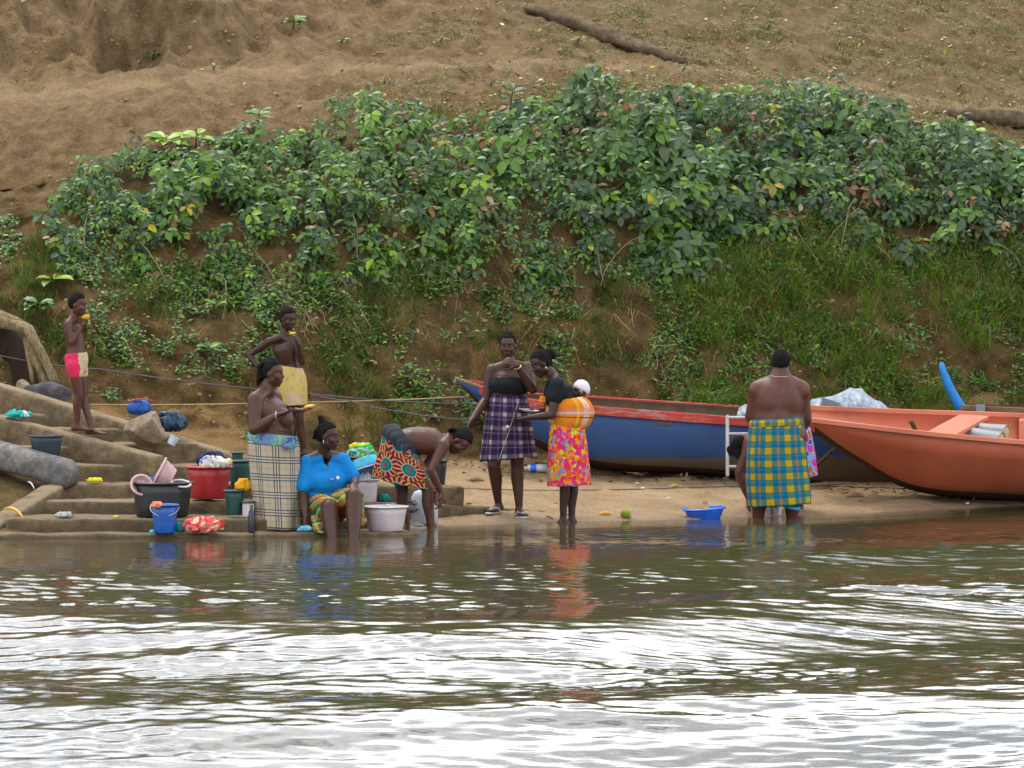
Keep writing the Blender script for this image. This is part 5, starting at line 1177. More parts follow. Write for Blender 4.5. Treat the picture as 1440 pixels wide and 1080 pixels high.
def cloth(name): 
    m = Mt(name, rough=0.88, spec=0.15); u = m.sep(m.co('UV')); m.bump(m.noise(9, 4, 0.6), 0.35, 0.03); return m, u[0], u[1]
def weave(m, c, amt=0.25):
    """dye unevenness and damp patches"""
    return m.mix(m.math('MULTIPLY', m.step(m.noise(13, 4, 0.6), 0.4, 0.75), amt), c, m.mix(0.55, c, (0.01, 0.01, 0.012)))
# fabrics
m, u, v = cloth('beige_check'); c = (0.40, 0.345, 0.25)
for q in (u, v):
    c = m.mix(m.math('MULTIPLY', m.stripe(q, 0.15, 0.02, 0.055), 0.30), c, (0.5, 0.48, 0.42))
    for s0 in (0.02, 0.043, 0.066): c = m.mix(m.math('MULTIPLY', m.stripe(q, 0.15, s0, 0.010), 0.80), c, (0.02, 0.021, 0.028))
    c = m.mix(m.math('MULTIPLY', m.stripe(q, 0.15, 0.118, 0.005), 0.45), c, (0.30, 0.06, 0.06))
m.col(weave(m, c)); M_BEIGE = m.m
m, u, v = cloth('purple_check'); c = (0.032, 0.012, 0.048)
for q, st0 in ((u, 0.0), (v, 0.03)):
    c = m.mix(m.math('MULTIPLY', m.stripe(q, 0.125, st0, 0.034), 0.16), c, (0.40, 0.34, 0.38)); c = m.mix(m.math('MULTIPLY', m.stripe(q, 0.125, st0 + 0.06, 0.006), 0.35), c, (0.3, 0.22, 0.36))
    c = m.mix(m.math('MULTIPLY', m.stripe(q, 0.125, st0 + 0.08, 0.03), 0.4), c, (0.012, 0.008, 0.03))
c = m.mix(m.math('MULTIPLY', m.math('MULTIPLY', m.stripe(u, 0.125, 0.0, 0.034), m.stripe(v, 0.125, 0.03, 0.034)), 0.55), c, (0.50, 0.44, 0.42))
m.col(weave(m, c, 0.45)); M_PURPLE = m.m
m, u, v = cloth('yellow_teal_check')
TE, YE, ORG = (0.0, 0.115, 0.20), (0.42, 0.26, 0.008), (0.46, 0.14, 0.05)
cu = m.mix(m.stripe(u, 0.172, 0.0, 0.058), TE, YE); cu = m.mix(m.stripe(u, 0.172, 0.10, 0.020), cu, ORG); cu = m.mix(m.stripe(u, 0.172, 0.074, 0.010), cu, (0.05, 0.2, 0.12))
cv = m.mix(m.stripe(v, 0.116, 0.012, 0.056), TE, YE); cv = m.mix(m.stripe(v, 0.116, 0.088, 0.006), cv, (0.02, 0.2, 0.2))
ua, va = m.stripe(u, 0.172, 0.0, 0.058), m.stripe(v, 0.116, 0.012, 0.056)
c = m.mix(m.math('MULTIPLY', m.math('MAXIMUM', ua, va), 1.0), (0.0, 0.105, 0.19), (0.060, 0.150, 0.085)); c = m.mix(m.math('MULTIPLY', ua, va), c, (0.42, 0.25, 0.006))
c = m.mix(m.math('MULTIPLY', m.stripe(u, 0.172, 0.105, 0.022), m.math('MULTIPLY_ADD', va, 0.45, 0.15)), c, (0.48, 0.13, 0.05)); c = m.mix(m.math('MULTIPLY', m.stripe(v, 0.116, 0.085, 0.008), 0.3), c, (0.10, 0.22, 0.2))
bothT = m.math('MULTIPLY', m.math('SUBTRACT', 1.0, m.stripe(u, 0.172, 0.0, 0.058)), m.math('SUBTRACT', 1.0, m.stripe(v, 0.116, 0.012, 0.056)))
m.col(weave(m, c, 0.2)); M_YT = m.m
m, u, v = cloth('floral_print'); vec = m.comb(u, v, 0.0); w_ = m.noise(14, 3, 0.6, vec=vec, out='Color')
mv = m.node('ShaderNodeVectorMath'); mv.operation = 'MULTIPLY_ADD'; m.put(mv.inputs[0], w_); mv.inputs[1].default_value = (0.05, 0.05, 0); m.put(mv.inputs[2], vec)
cc = m.sep(m.vor(33, mv.outputs[0], out='Color'))[0]
m.col(weave(m, m.ramp(cc, [(0.0, (0.55, 0.02, 0.10)), (0.22, (0.60, 0.10, 0.015)), (0.42, (0.62, 0.20, 0.02)), (0.56, (0.55, 0.42, 0.03)), (0.68, (0.50, 0.03, 0.22)), (0.80, (0.20, 0.36, 0.03)), (0.87, (0.10, 0.22, 0.50)), (0.93, (0.55, 0.04, 0.04))], 'CONSTANT'), 0.12)); M_FLORAL = m.m
m, u, v = cloth('circle_print')
su, sv = 0.200, 0.185
row = m.math('FLOOR', m.math('DIVIDE', v, sv)); uu = m.math('ADD', m.math('DIVIDE', u, su), m.math('MULTIPLY', m.math('FLOORED_MODULO', row, 2.0), 0.5))
fu = m.math('SUBTRACT', m.math('FRACT', uu), 0.5); fv = m.math('SUBTRACT', m.math('FRACT', m.math('DIVIDE', v, sv)), 0.5)
dd = m.math('SQRT', m.math('ADD', m.math('MULTIPLY', fu, fu), m.math('MULTIPLY', fv, fv))); an_ = m.math('ARCTAN2', fv, fu)
pet = m.math('SINE', m.math('MULTIPLY', an_, 15.0)); petc = m.ramp(m.math('MULTIPLY_ADD', pet, 0.5, 0.5), [(0.0, (0.04, 0.01, 0.02)), (0.14, (0.26, 0.012, 0.025)), (0.45, (0.42, 0.02, 0.14)), (0.86, (0.48, 0.33, 0.02))], 'CONSTANT')
c = m.ramp(dd, [(0.0, (0.42, 0.012, 0.04)), (0.085, (0.0, 0.12, 0.115)), (0.16, (0.03, 0.22, 0.20)), (0.185, (0.0, 0.10, 0.10)), (0.275, (0.10, 0.30, 0.26)), (0.30, (0.40, 0.27, 0.03)), (0.325, (0.0, 0.0, 0.0))], 'CONSTANT')
c = m.mix(m.math('GREATER_THAN', dd, 0.325), c, petc); c = m.mix(m.math('GREATER_THAN', dd, 0.53), c, m.ramp(m.vor(70, m.comb(u, v, 0.0)), [(0.3, (0.45, 0.30, 0.02)), (0.5, (0.06, 0.02, 0.02))]))
m.col(weave(m, c, 0.15)); M_CIRCLE = m.m
m, u, v = cloth('orange_madras'); c = (0.58, 0.175, 0.012)
c = m.mix(m.math('MULTIPLY', m.stripe(u, 0.33, 0.05, 0.07), 0.8), c, (0.58, 0.42, 0.34)); c = m.mix(m.math('MULTIPLY', m.stripe(v, 0.24, 0.09, 0.06), 0.55), c, (0.55, 0.20, 0.12))
c = m.mix(m.stripe(v, 0.24, 0.165, 0.008), c, (0.03, 0.02, 0.03)); c = m.mix(m.math('MULTIPLY', m.stripe(u, 0.33, 0.16, 0.02), 0.7), c, (0.55, 0.38, 0.02)); c = m.mix(m.math('MULTIPLY', m.stripe(v, 0.24, 0.12, 0.02), 0.6), c, (0.5, 0.45, 0.45))
m.col(weave(m, c, 0.12)); M_ORANGE = m.m
m, u, v = cloth('green_madras'); c = (0.015, 0.115, 0.030)
for q, s0 in ((u, 0.0), (v, 0.02)):
    c = m.mix(m.math('MULTIPLY', m.stripe(q, 0.14, s0, 0.04), 0.7), c, (0.50, 0.10, 0.015)); c = m.mix(m.math('MULTIPLY', m.stripe(q, 0.14, s0 + 0.055, 0.022), 0.65), c, (0.45, 0.40, 0.10)); c = m.mix(m.math('MULTIPLY', m.stripe(q, 0.14, s0 + 0.095, 0.02), 0.7), c, (0.005, 0.10, 0.10))
m.col(weave(m, c, 0.2)); M_GREENM = m.m
m, u, v = cloth('triangle_print'); vec = m.comb(u, v, 0.0); e = m.vor(17, vec, 'DISTANCE_TO_EDGE', 'Distance'); cc = m.sep(m.vor(17, vec, out='Color'))[0]
c = m.ramp(cc, [(0.0, (0.45, 0.02, 0.25)), (0.35, (0.42, 0.09, 0.01)), (0.6, (0.03, 0.05, 0.22)), (0.75, (0.48, 0.03, 0.30)), (0.9, (0.4, 0.2, 0.02))], 'CONSTANT'); c = m.mix(m.math('LESS_THAN', e, 0.07), c, (0.18, 0.32, 0.50))
m.col(c); M_TRI = m.m
m, u, v = cloth('yellow_wrap'); vec = m.comb(u, v, 0.0); n = m.vor(14, vec)
c = m.mix(m.step(m.noise(5, 3, 0.5, vec=vec), 0.5, 0.62), (0.42, 0.31, 0.085), (0.44, 0.30, 0.22)); m.col(weave(m, m.mix(m.math('MULTIPLY', m.math('LESS_THAN', n, 0.24), 0.55), c, (0.20, 0.16, 0.26)), 0.2)); M_YWRAP = m.m
M_BLACKC = plain('black_jersey', (0.008, 0.009, 0.011), 0.85, 0.2); M_SASH = plain('charcoal_cloth', (0.030, 0.033, 0.040), 0.9, 0.15); M_TEE = plain('bright_blue_tee', (0.006, 0.170, 0.46), 0.85, 0.15, var=0.12)
M_BLUESASH = patch('blue_green_sash', [(0.05, 0.08, 0.20), (0.14, 0.20, 0.34), (0.10, 0.30, 0.30), (0.32, 0.40, 0.10), (0.08, 0.22, 0.34)], 9)
m = Mt('pink_trunks', rough=0.7, spec=0.3); n = m.noise(9, 2, 0.5); fl_ = m.vor(30); sx = m.sep(m.co())[0]
c = m.mix(m.math('LESS_THAN', fl_, 0.32), (0.45, 0.34, 0.22), (0.36, 0.30, 0.06)); mk = m.step(m.math('ADD', m.math('MULTIPLY', sx, 5.0), n), 0.42, 0.46)
m.col(m.mix(mk, (0.55, 0.018, 0.075), c)); M_TRUNKS = m.m
M_CAP = plain('white_cap', (0.62, 0.57, 0.60), 0.85, 0.15, var=0.08)
def wrinkle(v, amp, seed):
    """shallow cloth creases"""
    for q in v:
        k = -abs(noise.noise(Vector((q.x * 9, q.y * 9, q.z * 16)) + Vector((seed, 0, 0)))) + 0.5 * noise.noise(q * 30)
        q += Vector((noise.noise(q * 12), -0.8, 0.2)) * (k * amp)
def D(Y0):
    return lambda px, py, d=0.0: W(px, py, Y0 + d)
def tube(parent, name, secs, m, seg=28, p=2.2, voxel=None):
    mb = MB().loft(secs, seg, p)
    return mb.obj(name, m, parent)

# --- child in pink trunks
d_ = D(39.75)
J = dict(head=d_(109.5, 428), neck=d_(103, 449), sa=d_(96, 456, -0.10), sb=d_(105, 455, 0.10), waist=d_(107, 488), pelvis=d_(107.5, 507), ea=d_(101, 481, -0.14), wa=d_(114, 460, -0.09), eb=d_(116, 480, 0.06), wb=d_(121, 461, 0.0),
         ha=d_(105, 514, -0.05), hb=d_(111, 514, 0.06), ka=d_(111, 556, -0.06), kb=d_(118, 556, 0.05), na=d_(108, 597, -0.04), nb=d_(128, 602, 0.0))
o, J, A = person('person', 'child in pink trunks standing on the stair stringer eating a mango', d_(115, 609), J, (0.93, -0.28, -0.14), hs=0.83, w=(.085, .10, .085, .088, .095, .075), d=(.075, .09, .078, .082, .080, .045), fa=0.72, fl=0.74, sk=1,
                 hands={'a': ((0.4, 0.25, 0.9), (0.8, 0.5, 0.3), 1, 0.8, 0.7), 'b': ((-0.1, 0.1, 1), (-0.6, -0.5, 0.2), 1, 0.8, 0.7)}, feet={'a': (1, -0.25, 0), 'b': (1, -0.2, 0)}, ha_=0.82, neck=0.036)
mb = MB(); S = torso_secs(J, (.085, .10, .09, .09, .095, .075), (.078, .094, .082, .082, .08, .045), 0.010); mb.loft([S[0], S[1], (lerp(S[1][0], S[2][0], 0.55), S[2][1] * 1.06, S[2][2] * 1.06)], 22, 2.3)
for k in 'ab': mb.cap(J['h' + k], 0.082, lerp(J['h' + k], J['k' + k], 0.26), 0.072)
v_, f_ = remesh(mb, 0.009, 3); obj('swim_trunks', v_, f_, M_TRUNKS, o)
mango('yellow mango held to the mouth by the child in pink trunks', d_(120.5, 446, -0.04), 0.032, M_MANGO, S=(1.2, 0.95, 0.8))

# --- child in yellow wrap, hand on hip
g0, _ = ground(424, 641); Y2 = g0.y; d_ = D(Y2)
J = dict(head=d_(405, 448), neck=d_(397, 474), sa=d_(379, 480, 0.02), sb=d_(417, 484, -0.08), waist=d_(406, 512), pelvis=d_(409, 530), ea=d_(350, 500, 0.08), wa=d_(366, 520, 0.0), eb=d_(425, 511, -0.12), wb=d_(420, 484, -0.22),
         ha=d_(401, 537, 0.03), hb=d_(418, 538, -0.03), ka=d_(408, 586, 0.0), kb=d_(421, 588, -0.06), na=d_(416, 631, 0.05), nb=d_(427, 633, -0.02))
o, J, A = person('person', 'child in yellow wrap with one hand on the hip eating fruit', d_(422, 641), J, (0.62, -0.75, -0.2), hs=0.90, w=(.10, .125, .105, .11, .12, .10), d=(.075, .095, .08, .085, .08, .045), fa=0.78, fl=0.78, sk=2, ha_=0.85,
                 hands={'a': ((0.8, -0.3, -0.15), (0.2, 0.5, -0.8), -1, 0.9, 0.4), 'b': ((-0.35, -0.1, 0.9), (-0.7, 0.5, 0.2), 1, 0.9, 0.8)}, feet={'a': (0.5, -0.8, 0), 'b': (0.5, -0.8, 0)}, hair='afro', neck=0.038)
skirt(o, 'wrap_skirt', [sec((390, 513), (426, 518), Y2, -0.01, 0.115), sec((388, 530), (431, 532), Y2, -0.02, 0.145), sec((390, 552), (433, 553), Y2, -0.04, 0.15), sec((394, 570), (433, 569), Y2, -0.04, 0.15)], M_YWRAP, 6, 0.03, seed=2)
mango('bitten yellow mango held to the mouth by the child in yellow wrap', d_(411, 469, -0.24), 0.026, M_MANGO, S=(1.3, 0.9, 0.6))

# --- woman in beige check wrap
d_ = D(38.1)
def bust3(mb, A, J):
    for s in (-0.10, 0.08): mb.ell(d_(400, 590, s), (0.085, 0.085, 0.095), (1, 0, 0), (0, 0, 1))
    mb.ell(d_(388, 604, 0), (0.165, 0.19, 0.11))
def tuft_back(mb, c, f, up, r, s):
    for i in range(26):
        a = -0.9 + 1.8 * (i % 9) / 8; z = 0.06 - 0.06 * (i // 9); b = c + (r * math.sin(a) * 0.075 - f * math.cos(a) * 0.092 + up * z) * s
        mb.chain([b, b - f * 0.025 - up * 0.03 + r * rnd.uniform(-.01, .01), b - f * 0.028 - up * 0.075], [0.011, 0.010, 0.006], 6)
J = dict(head=d_(383, 524), neck=d_(374, 549), sa=d_(360, 562, -0.17), sb=d_(385, 560, 0.15), waist=d_(381, 604), pelvis=d_(384, 628), ea=d_(357, 604, -0.25), wa=d_(388, 584, -0.27), eb=d_(398, 602, 0.14), wb=d_(416, 577, 0.0),
         ha=d_(379, 640, -0.10), hb=d_(386, 640, 0.10), ka=d_(383, 694, -0.09), kb=d_(392, 694, 0.10), na=d_(376, 747, -0.07), nb=d_(392, 747, 0.10))
o, J, A = person('person', 'woman in beige check wrap holding out half a mango', d_(383, 757), J, (0.96, -0.26, -0.06), hs=0.98, w=(.17, .20, .19, .185, .185, .14), d=(.15, .19, .175, .17, .145, .075), fa=1.32, fl=1.12, sk=1, extra=bust3, hair='braids', hx=tuft_back, neck=0.058,
                 hands={'a': ((0.95, 0.1, 0.22), (0.1, 0.3, 0.95), 1, 1.0, 0.35), 'b': ((0.95, -0.2, 0.05), (0, 0, 1), 1, 1.0, 0.25)}, feet={'a': (1, -0.2, 0), 'b': (1, -0.2, 0)})
skirt(o, 'wrap_skirt', [sec((349, 609), (418, 617), 38.1, 0, 0.215), sec((348, 630), (422, 634), 38.1, 0, 0.225), sec((352, 680), (423, 683), 38.1, 0, 0.215), sec((357, 741), (424, 745), 38.1, 0, 0.205)], M_BEIGE, 8, 0.055, seed=5)
skirt(o, 'waist_tie', [sec((350, 606), (417, 613), 38.1, 0, 0.224), sec((348, 613), (419, 620), 38.1, 0, 0.230), sec((349, 622), (420, 628), 38.1, 0, 0.228)], M_BLUESASH, 14, 0.02, seed=3, K=10)
heap('tie_knot', None, None, d_(407, 632, -0.235), 0.075, 0.05, 0.12, M_BLUESASH, 52, fold=0.5, parent=o)
mango('halved yellow mango on the outstretched hand of the woman in beige check', d_(435, 572, -0.02), 0.036, M_MANGO, S=(1.45, 1.0, 0.55))
MB().chain([J['wa'] + Vector((0, 0.03 * math.cos(t), 0.03 * math.sin(t))) for t in [i * 0.5236 for i in range(13)]], [0.005] * 13, 6).obj('bracelet', M_ALU, o)

# --- seated woman in a blue tee
d_ = D(38.0)
J = dict(head=d_(461, 613, 0.08), neck=d_(455, 637, 0.12), sa=d_(432, 650, 0.10), sb=d_(481, 647, 0.18), waist=d_(454, 692, 0.22), pelvis=d_(454, 711, 0.27), ea=d_(425, 692, 0.02), wa=d_(430, 727, -0.18), eb=d_(498, 676, 0.16), wb=d_(499, 680, -0.14),
         ha=d_(441, 714, 0.22), hb=d_(469, 714, 0.22), ka=d_(463, 713, -0.26), kb=d_(498, 698, -0.24), na=d_(469, 770, -0.42), nb=d_(497, 770, -0.44))
def topknot(mb, c, f, up, r, s):
    b = c - f * 0.05 * s + up * 0.10 * s; mb.ell(b, (0.03, 0.03, 0.035)).ell(b + up * 0.03 - f * 0.015, (0.026, 0.026, 0.024))
    for i in range(7): q = c - f * 0.085 * s + r * (i - 3) * 0.02 * s + up * 0.02; mb.chain([q, q - f * 0.015 - up * 0.07], [0.012, 0.008], 6)
o, J, A = person('person', 'seated woman in a bright blue tee washing on the lowest step', d_(455, 757, 0.0), J, (0.92, -0.36, -0.06), hs=0.97, w=(.15, .18, .165, .16, .165, .13), d=(.12, .14, .13, .13, .12, .06), fa=1.12, fl=1.36, sk=0, hair='rows', hx=topknot, neck=0.05,
                 hands={'a': ((0.15, -0.3, -1), (0.6, -0.8, 0), 1, 1.0, 0.3), 'b': ((-0.05, -0.75, -0.55), (0, 0.5, -0.9), 1, 1.05, 0.5)}, feet={'a': (0.1, -1, 0), 'b': (0.1, -1, 0)})
mb = MB(); S = torso_secs(J, (.16, .185, .175, .165, .17, .13), (.125, .15, .145, .145, .125, .06), 0.016); mb.loft([(S[1][0], S[1][1] * 1.02, S[1][2] * 1.05)] + S[2:], 24, 2.3)
mb.ell(d_(460, 678, 0.10), (0.185, 0.13, 0.12), (0.9, 0.35, 0)); mb.ell(d_(459, 696, 0.16), (0.20, 0.15, 0.09), (0.9, 0.35, 0))
for k in 'ab':
    mb.cap(J['neck'] + Vector((0, 0, -0.03)), 0.055, J['s' + k], 0.062).cap(J['s' + k], 0.068, lerp(J['s' + k], J['e' + k], 0.80), 0.074)
v_, f_ = remesh(mb, 0.010, 8); wrinkle(v_, 0.006, 4)
vn = Vector((0.62, -0.75, 0)); kk = J['neck']
def keep(c):
    q = c - kk; fw_ = q.dot(vn); lat = abs(q.dot(Vector((0.75, 0.62, 0)))); return not (fw_ > -0.01 and q.z > -0.13 + lat * 2.6 and lat < 0.055)
f_ = [q for q in f_ if keep(sum((v_[i] for i in q), Vector()) / len(q))]
obj('tee_shirt', v_, f_, M_TEE, o)
MB().ell(d_(475, 672, -0.036), (0.016, 0.008, 0.016)).obj('chest_emblem', M_PAPER, o); MB().ell(d_(467, 674, -0.044), (0.018, 0.008, 0.007)).obj('chest_emblem', plain('pale_pink_print', (0.45, 0.25, 0.35), 0.8), o)
mb = MB()
for k in 'ab': mb.cap(J['h' + k], 0.138, lerp(J['h' + k], J['k' + k], 0.55), 0.120).cap(lerp(J['h' + k], J['k' + k], 0.55), 0.118, lerp(J['h' + k], J['k' + k], 0.84), 0.100)
mb.ell(J['pelvis'], (0.20, 0.17, 0.11)); v_, f_ = remesh(mb, 0.010, 3)
kc = cloth('green_madras_wrap'); m = kc[0]; xo, yo, zo = m.sep(m.co()); c = (0.015, 0.115, 0.030)
for q, s0 in ((m.math('ADD', xo, m.math('MULTIPLY', yo, 0.5)), 0.0), (m.math('ADD', zo, m.math('MULTIPLY', yo, 0.7)), 0.02)):
    c = m.mix(m.math('MULTIPLY', m.stripe(q, 0.12, s0, 0.035), 0.7), c, (0.50, 0.10, 0.015)); c = m.mix(m.math('MULTIPLY', m.stripe(q, 0.12, s0 + 0.05, 0.022), 0.65), c, (0.45, 0.40, 0.10)); c = m.mix(m.math('MULTIPLY', m.stripe(q, 0.12, s0 + 0.085, 0.02), 0.7), c, (0.005, 0.10, 0.10))
m.col(weave(m, c, 0.2)); obj('wrap_skirt', v_, f_, m.m, o)
rr = []
for i in range(9):                                   # cloth hanging between and beside the knees
    t = i / 8; rr.append([lerp(d_(438, 706, -0.03), d_(440, 748, -0.30), t) + Vector((0.012 * math.sin(i), 0, 0)), lerp(d_(452, 722, -0.2), d_(456, 750, -0.34), t) + Vector((0, -0.02 * math.sin(i * 1.7), 0)), lerp(d_(452, 722, -0.17), d_(456, 750, -0.31), t), lerp(d_(438, 706, 0.0), d_(440, 748, -0.27), t)])
MB().rings(rr).obj('wrap_fold', m.m, o)
rr = []
for i in range(9):
    t = i / 8; rr.append([lerp(d_(503, 694, -0.10), d_(507, 742, -0.20), t) + Vector((0.012 * math.sin(i * 1.3), 0, 0)), lerp(d_(511, 690, 0.02), d_(513, 738, -0.1), t), lerp(d_(511, 690, 0.05), d_(513, 738, -0.07), t), lerp(d_(503, 694, -0.07), d_(507, 742, -0.17), t)])
MB().rings(rr).obj('wrap_fold', m.m, o)
heap('wash_cloth', 'wet pale blue cloth in the hand of the seated woman', 'cloth', W(430, 747, 37.75), 0.075, 0.05, 0.05, patch('pale_blue_rag', [(0.10, 0.32, 0.45), (0.22, 0.45, 0.55), (0.05, 0.25, 0.4)]), 61, fold=0.5)
MB().ell(A(0.08, -0.004, -0.05), (0.006, 0.006, 0.018)).obj('earring', M_GOLD, o)

# --- woman bending over the water in a circle-print skirt
d_ = D(38.8)
J = dict(head=d_(646, 620), neck=d_(632, 617), sa=d_(624, 626, -0.15), sb=d_(622, 618, 0.16), waist=d_(580, 619), pelvis=d_(563, 623), ea=d_(606, 661, -0.22), wa=d_(621, 694, -0.17), eb=d_(599, 655, 0.10), wb=d_(613, 692, 0.0),
         ha=d_(555, 628, -0.09), hb=d_(555, 628, 0.09), ka=d_(602, 688, -0.10), kb=d_(566, 690, 0.10), na=d_(606, 747, -0.10), nb=d_(572, 747, 0.12))
def braids5(mb, c, f, up, r, s):
    for i in range(9):
        x = (i - 4) * 0.016 * s; q = c + r * x - f * 0.088 * s - up * 0.01 * s; mb.chain([q, q - f * 0.02 - up * 0.04, q - up * 0.06 - f * 0.01], [0.011, 0.010, 0.007], 6)
o, J, A = person('person', 'woman bending over the water in a red and teal circle print skirt', d_(590, 757), J, (0.40, -0.22, -0.90), (0.88, -0.05, 0.42), hs=0.98, w=(.15, .17, .15, .155, .165, .125), d=(.10, .115, .115, .122, .115, .065), fa=1.0, fl=1.0, sk=1, hair='rows', hx=braids5, neck=0.05,
                 hands={'a': ((-0.12, -0.1, -1), (-0.9, 0.2, 0), 1, 1.0, 0.5), 'b': ((0.1, -0.2, -1), (0.6, -0.6, 0), 1, 1.0, 0.5)}, feet={'a': (1, -0.2, 0), 'b': (1, -0.1, 0)})
skirt(o, 'print_skirt', [sec((558, 598), (590, 638), 38.8, 0, 0.172), sec((543, 602), (590, 641), 38.8, 0, 0.195), sec((536, 621), (595, 650), 38.8, 0, 0.205), sec((529, 648), (604, 665), 38.8, 0, 0.215), sec((523, 671), (613, 691), 38.8, 0, 0.225)], M_CIRCLE, 8, 0.045, seed=9, hemwob=0.02)
skirt(o, 'waist_sash', [sec((561, 597), (591, 637), 38.8, 0, 0.176), sec((553, 596), (591, 641), 38.8, 0, 0.192), sec((540, 600), (588, 645), 38.8, 0, 0.208), sec((537, 611), (588, 650), 38.8, 0, 0.213)], M_SASH, 17, 0.07, seed=4, K=14)
# --- standing woman in black bandeau
d_ = D(40.3)
J = dict(head=d_(714, 486), neck=d_(717, 512), sa=d_(692, 521), sb=d_(741, 518, 0.02), waist=d_(715, 553), pelvis=d_(716, 578), ea=d_(683, 563, -0.02), wa=d_(664, 590, -0.22), eb=d_(749, 548, -0.14), wb=d_(727, 514, -0.24),
         ha=d_(705, 592), hb=d_(728, 592), ka=d_(694, 654, -0.06), kb=d_(727, 654, 0.0), na=d_(701, 708, 0.10), nb=d_(730, 714, 0.0))
def bust6(mb, A, J):
    for s in (-12, 12): mb.ell(d_(715 + s, 540, -0.085), (0.075, 0.07, 0.065))
    mb.ell(d_(715, 562, -0.03), (0.155, 0.125, 0.07))
o, J, A = person('person', 'standing woman in black bandeau and purple check wrap with a hand at the mouth', d_(716, 727), J, (-0.12, -0.99, -0.05), hs=0.96, w=(.14, .175, .155, .15, .155, .135), d=(.11, .14, .115, .115, .11, .06), fa=1.12, fl=1.10, sk=0, extra=bust6, hair='short', neck=0.052,
                 hx=lambda mb, c, f, up, r, s: mb.ell(c + up * 0.085 * s - f * 0.02, (0.05, 0.055, 0.035)), hands={'a': ((-0.35, -0.55, -0.75), (0.5, -0.5, -0.5), 1, 1.0, 0.45), 'b': ((-0.82, -0.1, 0.42), (-0.3, 0.85, -0.3), -1, 1.0, 0.85)}, feet={'a': (-0.55, -0.85, 0), 'b': (0.25, -1, 0)})
skirt(o, 'bandeau', [sec((688, 530), (742, 530), 40.3, -0.035, 0.135), sec((686, 541), (744, 541), 40.3, -0.045, 0.158), sec((688, 551), (742, 553), 40.3, -0.03, 0.140)], M_BLACKC, 11, 0.006, seed=1, K=10)
sk6 = skirt(o, 'wrap_skirt', [sec((689, 554), (741, 557), 40.3, 0, 0.150), sec((685, 575), (746, 577), 40.3, 0, 0.175), sec((681, 610), (751, 612), 40.3, 0, 0.185), sec((677, 648), (755, 643), 40.3, 0, 0.185)], M_PURPLE, 7, 0.075, seed=7, hemwob=0.03)
ed = [d_(730, 562, -0.178), d_(724, 580, -0.196), d_(716, 606, -0.205), d_(708, 628, -0.205), d_(701, 648, -0.19)]
MB().chain(ed, [0.004] * 5, 6).obj('wrap_edge', plain('pale_piping', (0.26, 0.25, 0.20), 0.9), sk6)
heap('tie_knot', None, None, d_(714, 602, -0.225), 0.022, 0.02, 0.03, M_PAPER, 66, fold=0.5, parent=sk6)
M_FLIP = plain('silver_flip_flop', (0.45, 0.44, 0.46), 0.4, 0.5)
for k, fd in (('a', (-0.55, -0.85)), ('b', (0.25, -1))):
    an = J['n' + k]; fdv = nv(Vector((fd[0], fd[1], 0))); sdv = Vector((fdv.y, -fdv.x, 0)); h = an - fdv * 0.035 + Vector((0, 0, -0.042)); z0 = Vector((0, 0, -0.040))
    sl = MB().loft([(h + fdv * t + z0 + Vector((0, 0, q)), sdv * w_, fdv * 0.0 + Vector((0, 0, 0.010))) for t, w_, q in ((-0.045, 0.02, 0), (-0.03, 0.038, 0), (0.05, 0.036, 0.0), (0.12, 0.048, 0), (0.19, 0.044, 0), (0.225, 0.02, 0))], 14, 3.5).obj('flip_flop', M_FLIP, o)
    tp = h + fdv * 0.165 + Vector((0, 0, -0.005))
    for s in (-1, 1): MB().chain([tp, h + fdv * 0.11 + sdv * (0.034 * s) + Vector((0, 0, 0.006)), h + fdv * 0.06 + sdv * (0.045 * s) + Vector((0, 0, -0.028))], [0.007, 0.008, 0.006], 6).obj('strap', M_FLIP, sl)
wv_ = nv(J['wb'] - J['eb']); u_ = wv_.orthogonal().normalized(); q_ = wv_.cross(u_)
MB().chain([J['wb'] - wv_ * 0.02 + (u_ * math.cos(t) + q_ * math.sin(t)) * 0.031 for t in [i * 0.5236 for i in range(13)]], [0.0055] * 13, 6).obj('bracelet', M_GOLD, o)
# --- woman with baby
d_ = D(40.05)
J = dict(head=d_(761, 511), neck=d_(778, 528), sa=d_(783, 541, -0.15), sb=d_(778, 538, 0.15), waist=d_(797, 578), pelvis=d_(800, 602), ea=d_(776, 584, -0.19), wa=d_(744, 587, -0.20), eb=d_(768, 580, 0.10), wb=d_(747, 578, -0.02),
         ha=d_(799, 614, -0.09), hb=d_(799, 614, 0.09), ka=d_(793, 670, -0.07), kb=d_(804, 670, 0.08), na=d_(792, 731, -0.05), nb=d_(804, 731, 0.07))
def bun7(mb, c, f, up, r, s): mb.ell(c - f * 0.10 * s + up * 0.03 * s, (0.045, 0.045, 0.05)).ell(c - f * 0.125 * s - up * 0.005 * s, (0.03, 0.03, 0.035))
def bust7(mb, A, J):
    for s in (-0.07, 0.07): mb.ell(d_(779, 562, s), (0.07, 0.07, 0.075))
o, J, A = person('person', 'woman in black tee and floral skirt carrying a baby in an orange wrap', d_(798, 738), J, (-0.86, -0.22, -0.42), (-0.38, -0.05, 0.9), hs=0.96, w=(.14, .17, .14, .145, .155, .12), d=(.10, .13, .105, .105, .105, .055), fa=1.0, fl=0.92, sk=2, extra=bust7, hair='short', hx=bun7, neck=0.045,
                 hands={'a': ((-0.95, 0.0, -0.25), (0, 0.3, 0.95), -1, 1.0, 0.3), 'b': ((-0.95, -0.1, -0.1), (0, 0.1, 1), 1, 1.0, 0.3)}, feet={'a': (-1, -0.2, 0), 'b': (-1, -0.1, 0)})
mb = MB(); S = torso_secs(J, (.14, .17, .145, .15, .16, .125), (.10, .13, .11, .115, .115, .06), 0.012); mb.loft(S[2:], 24, 2.3)
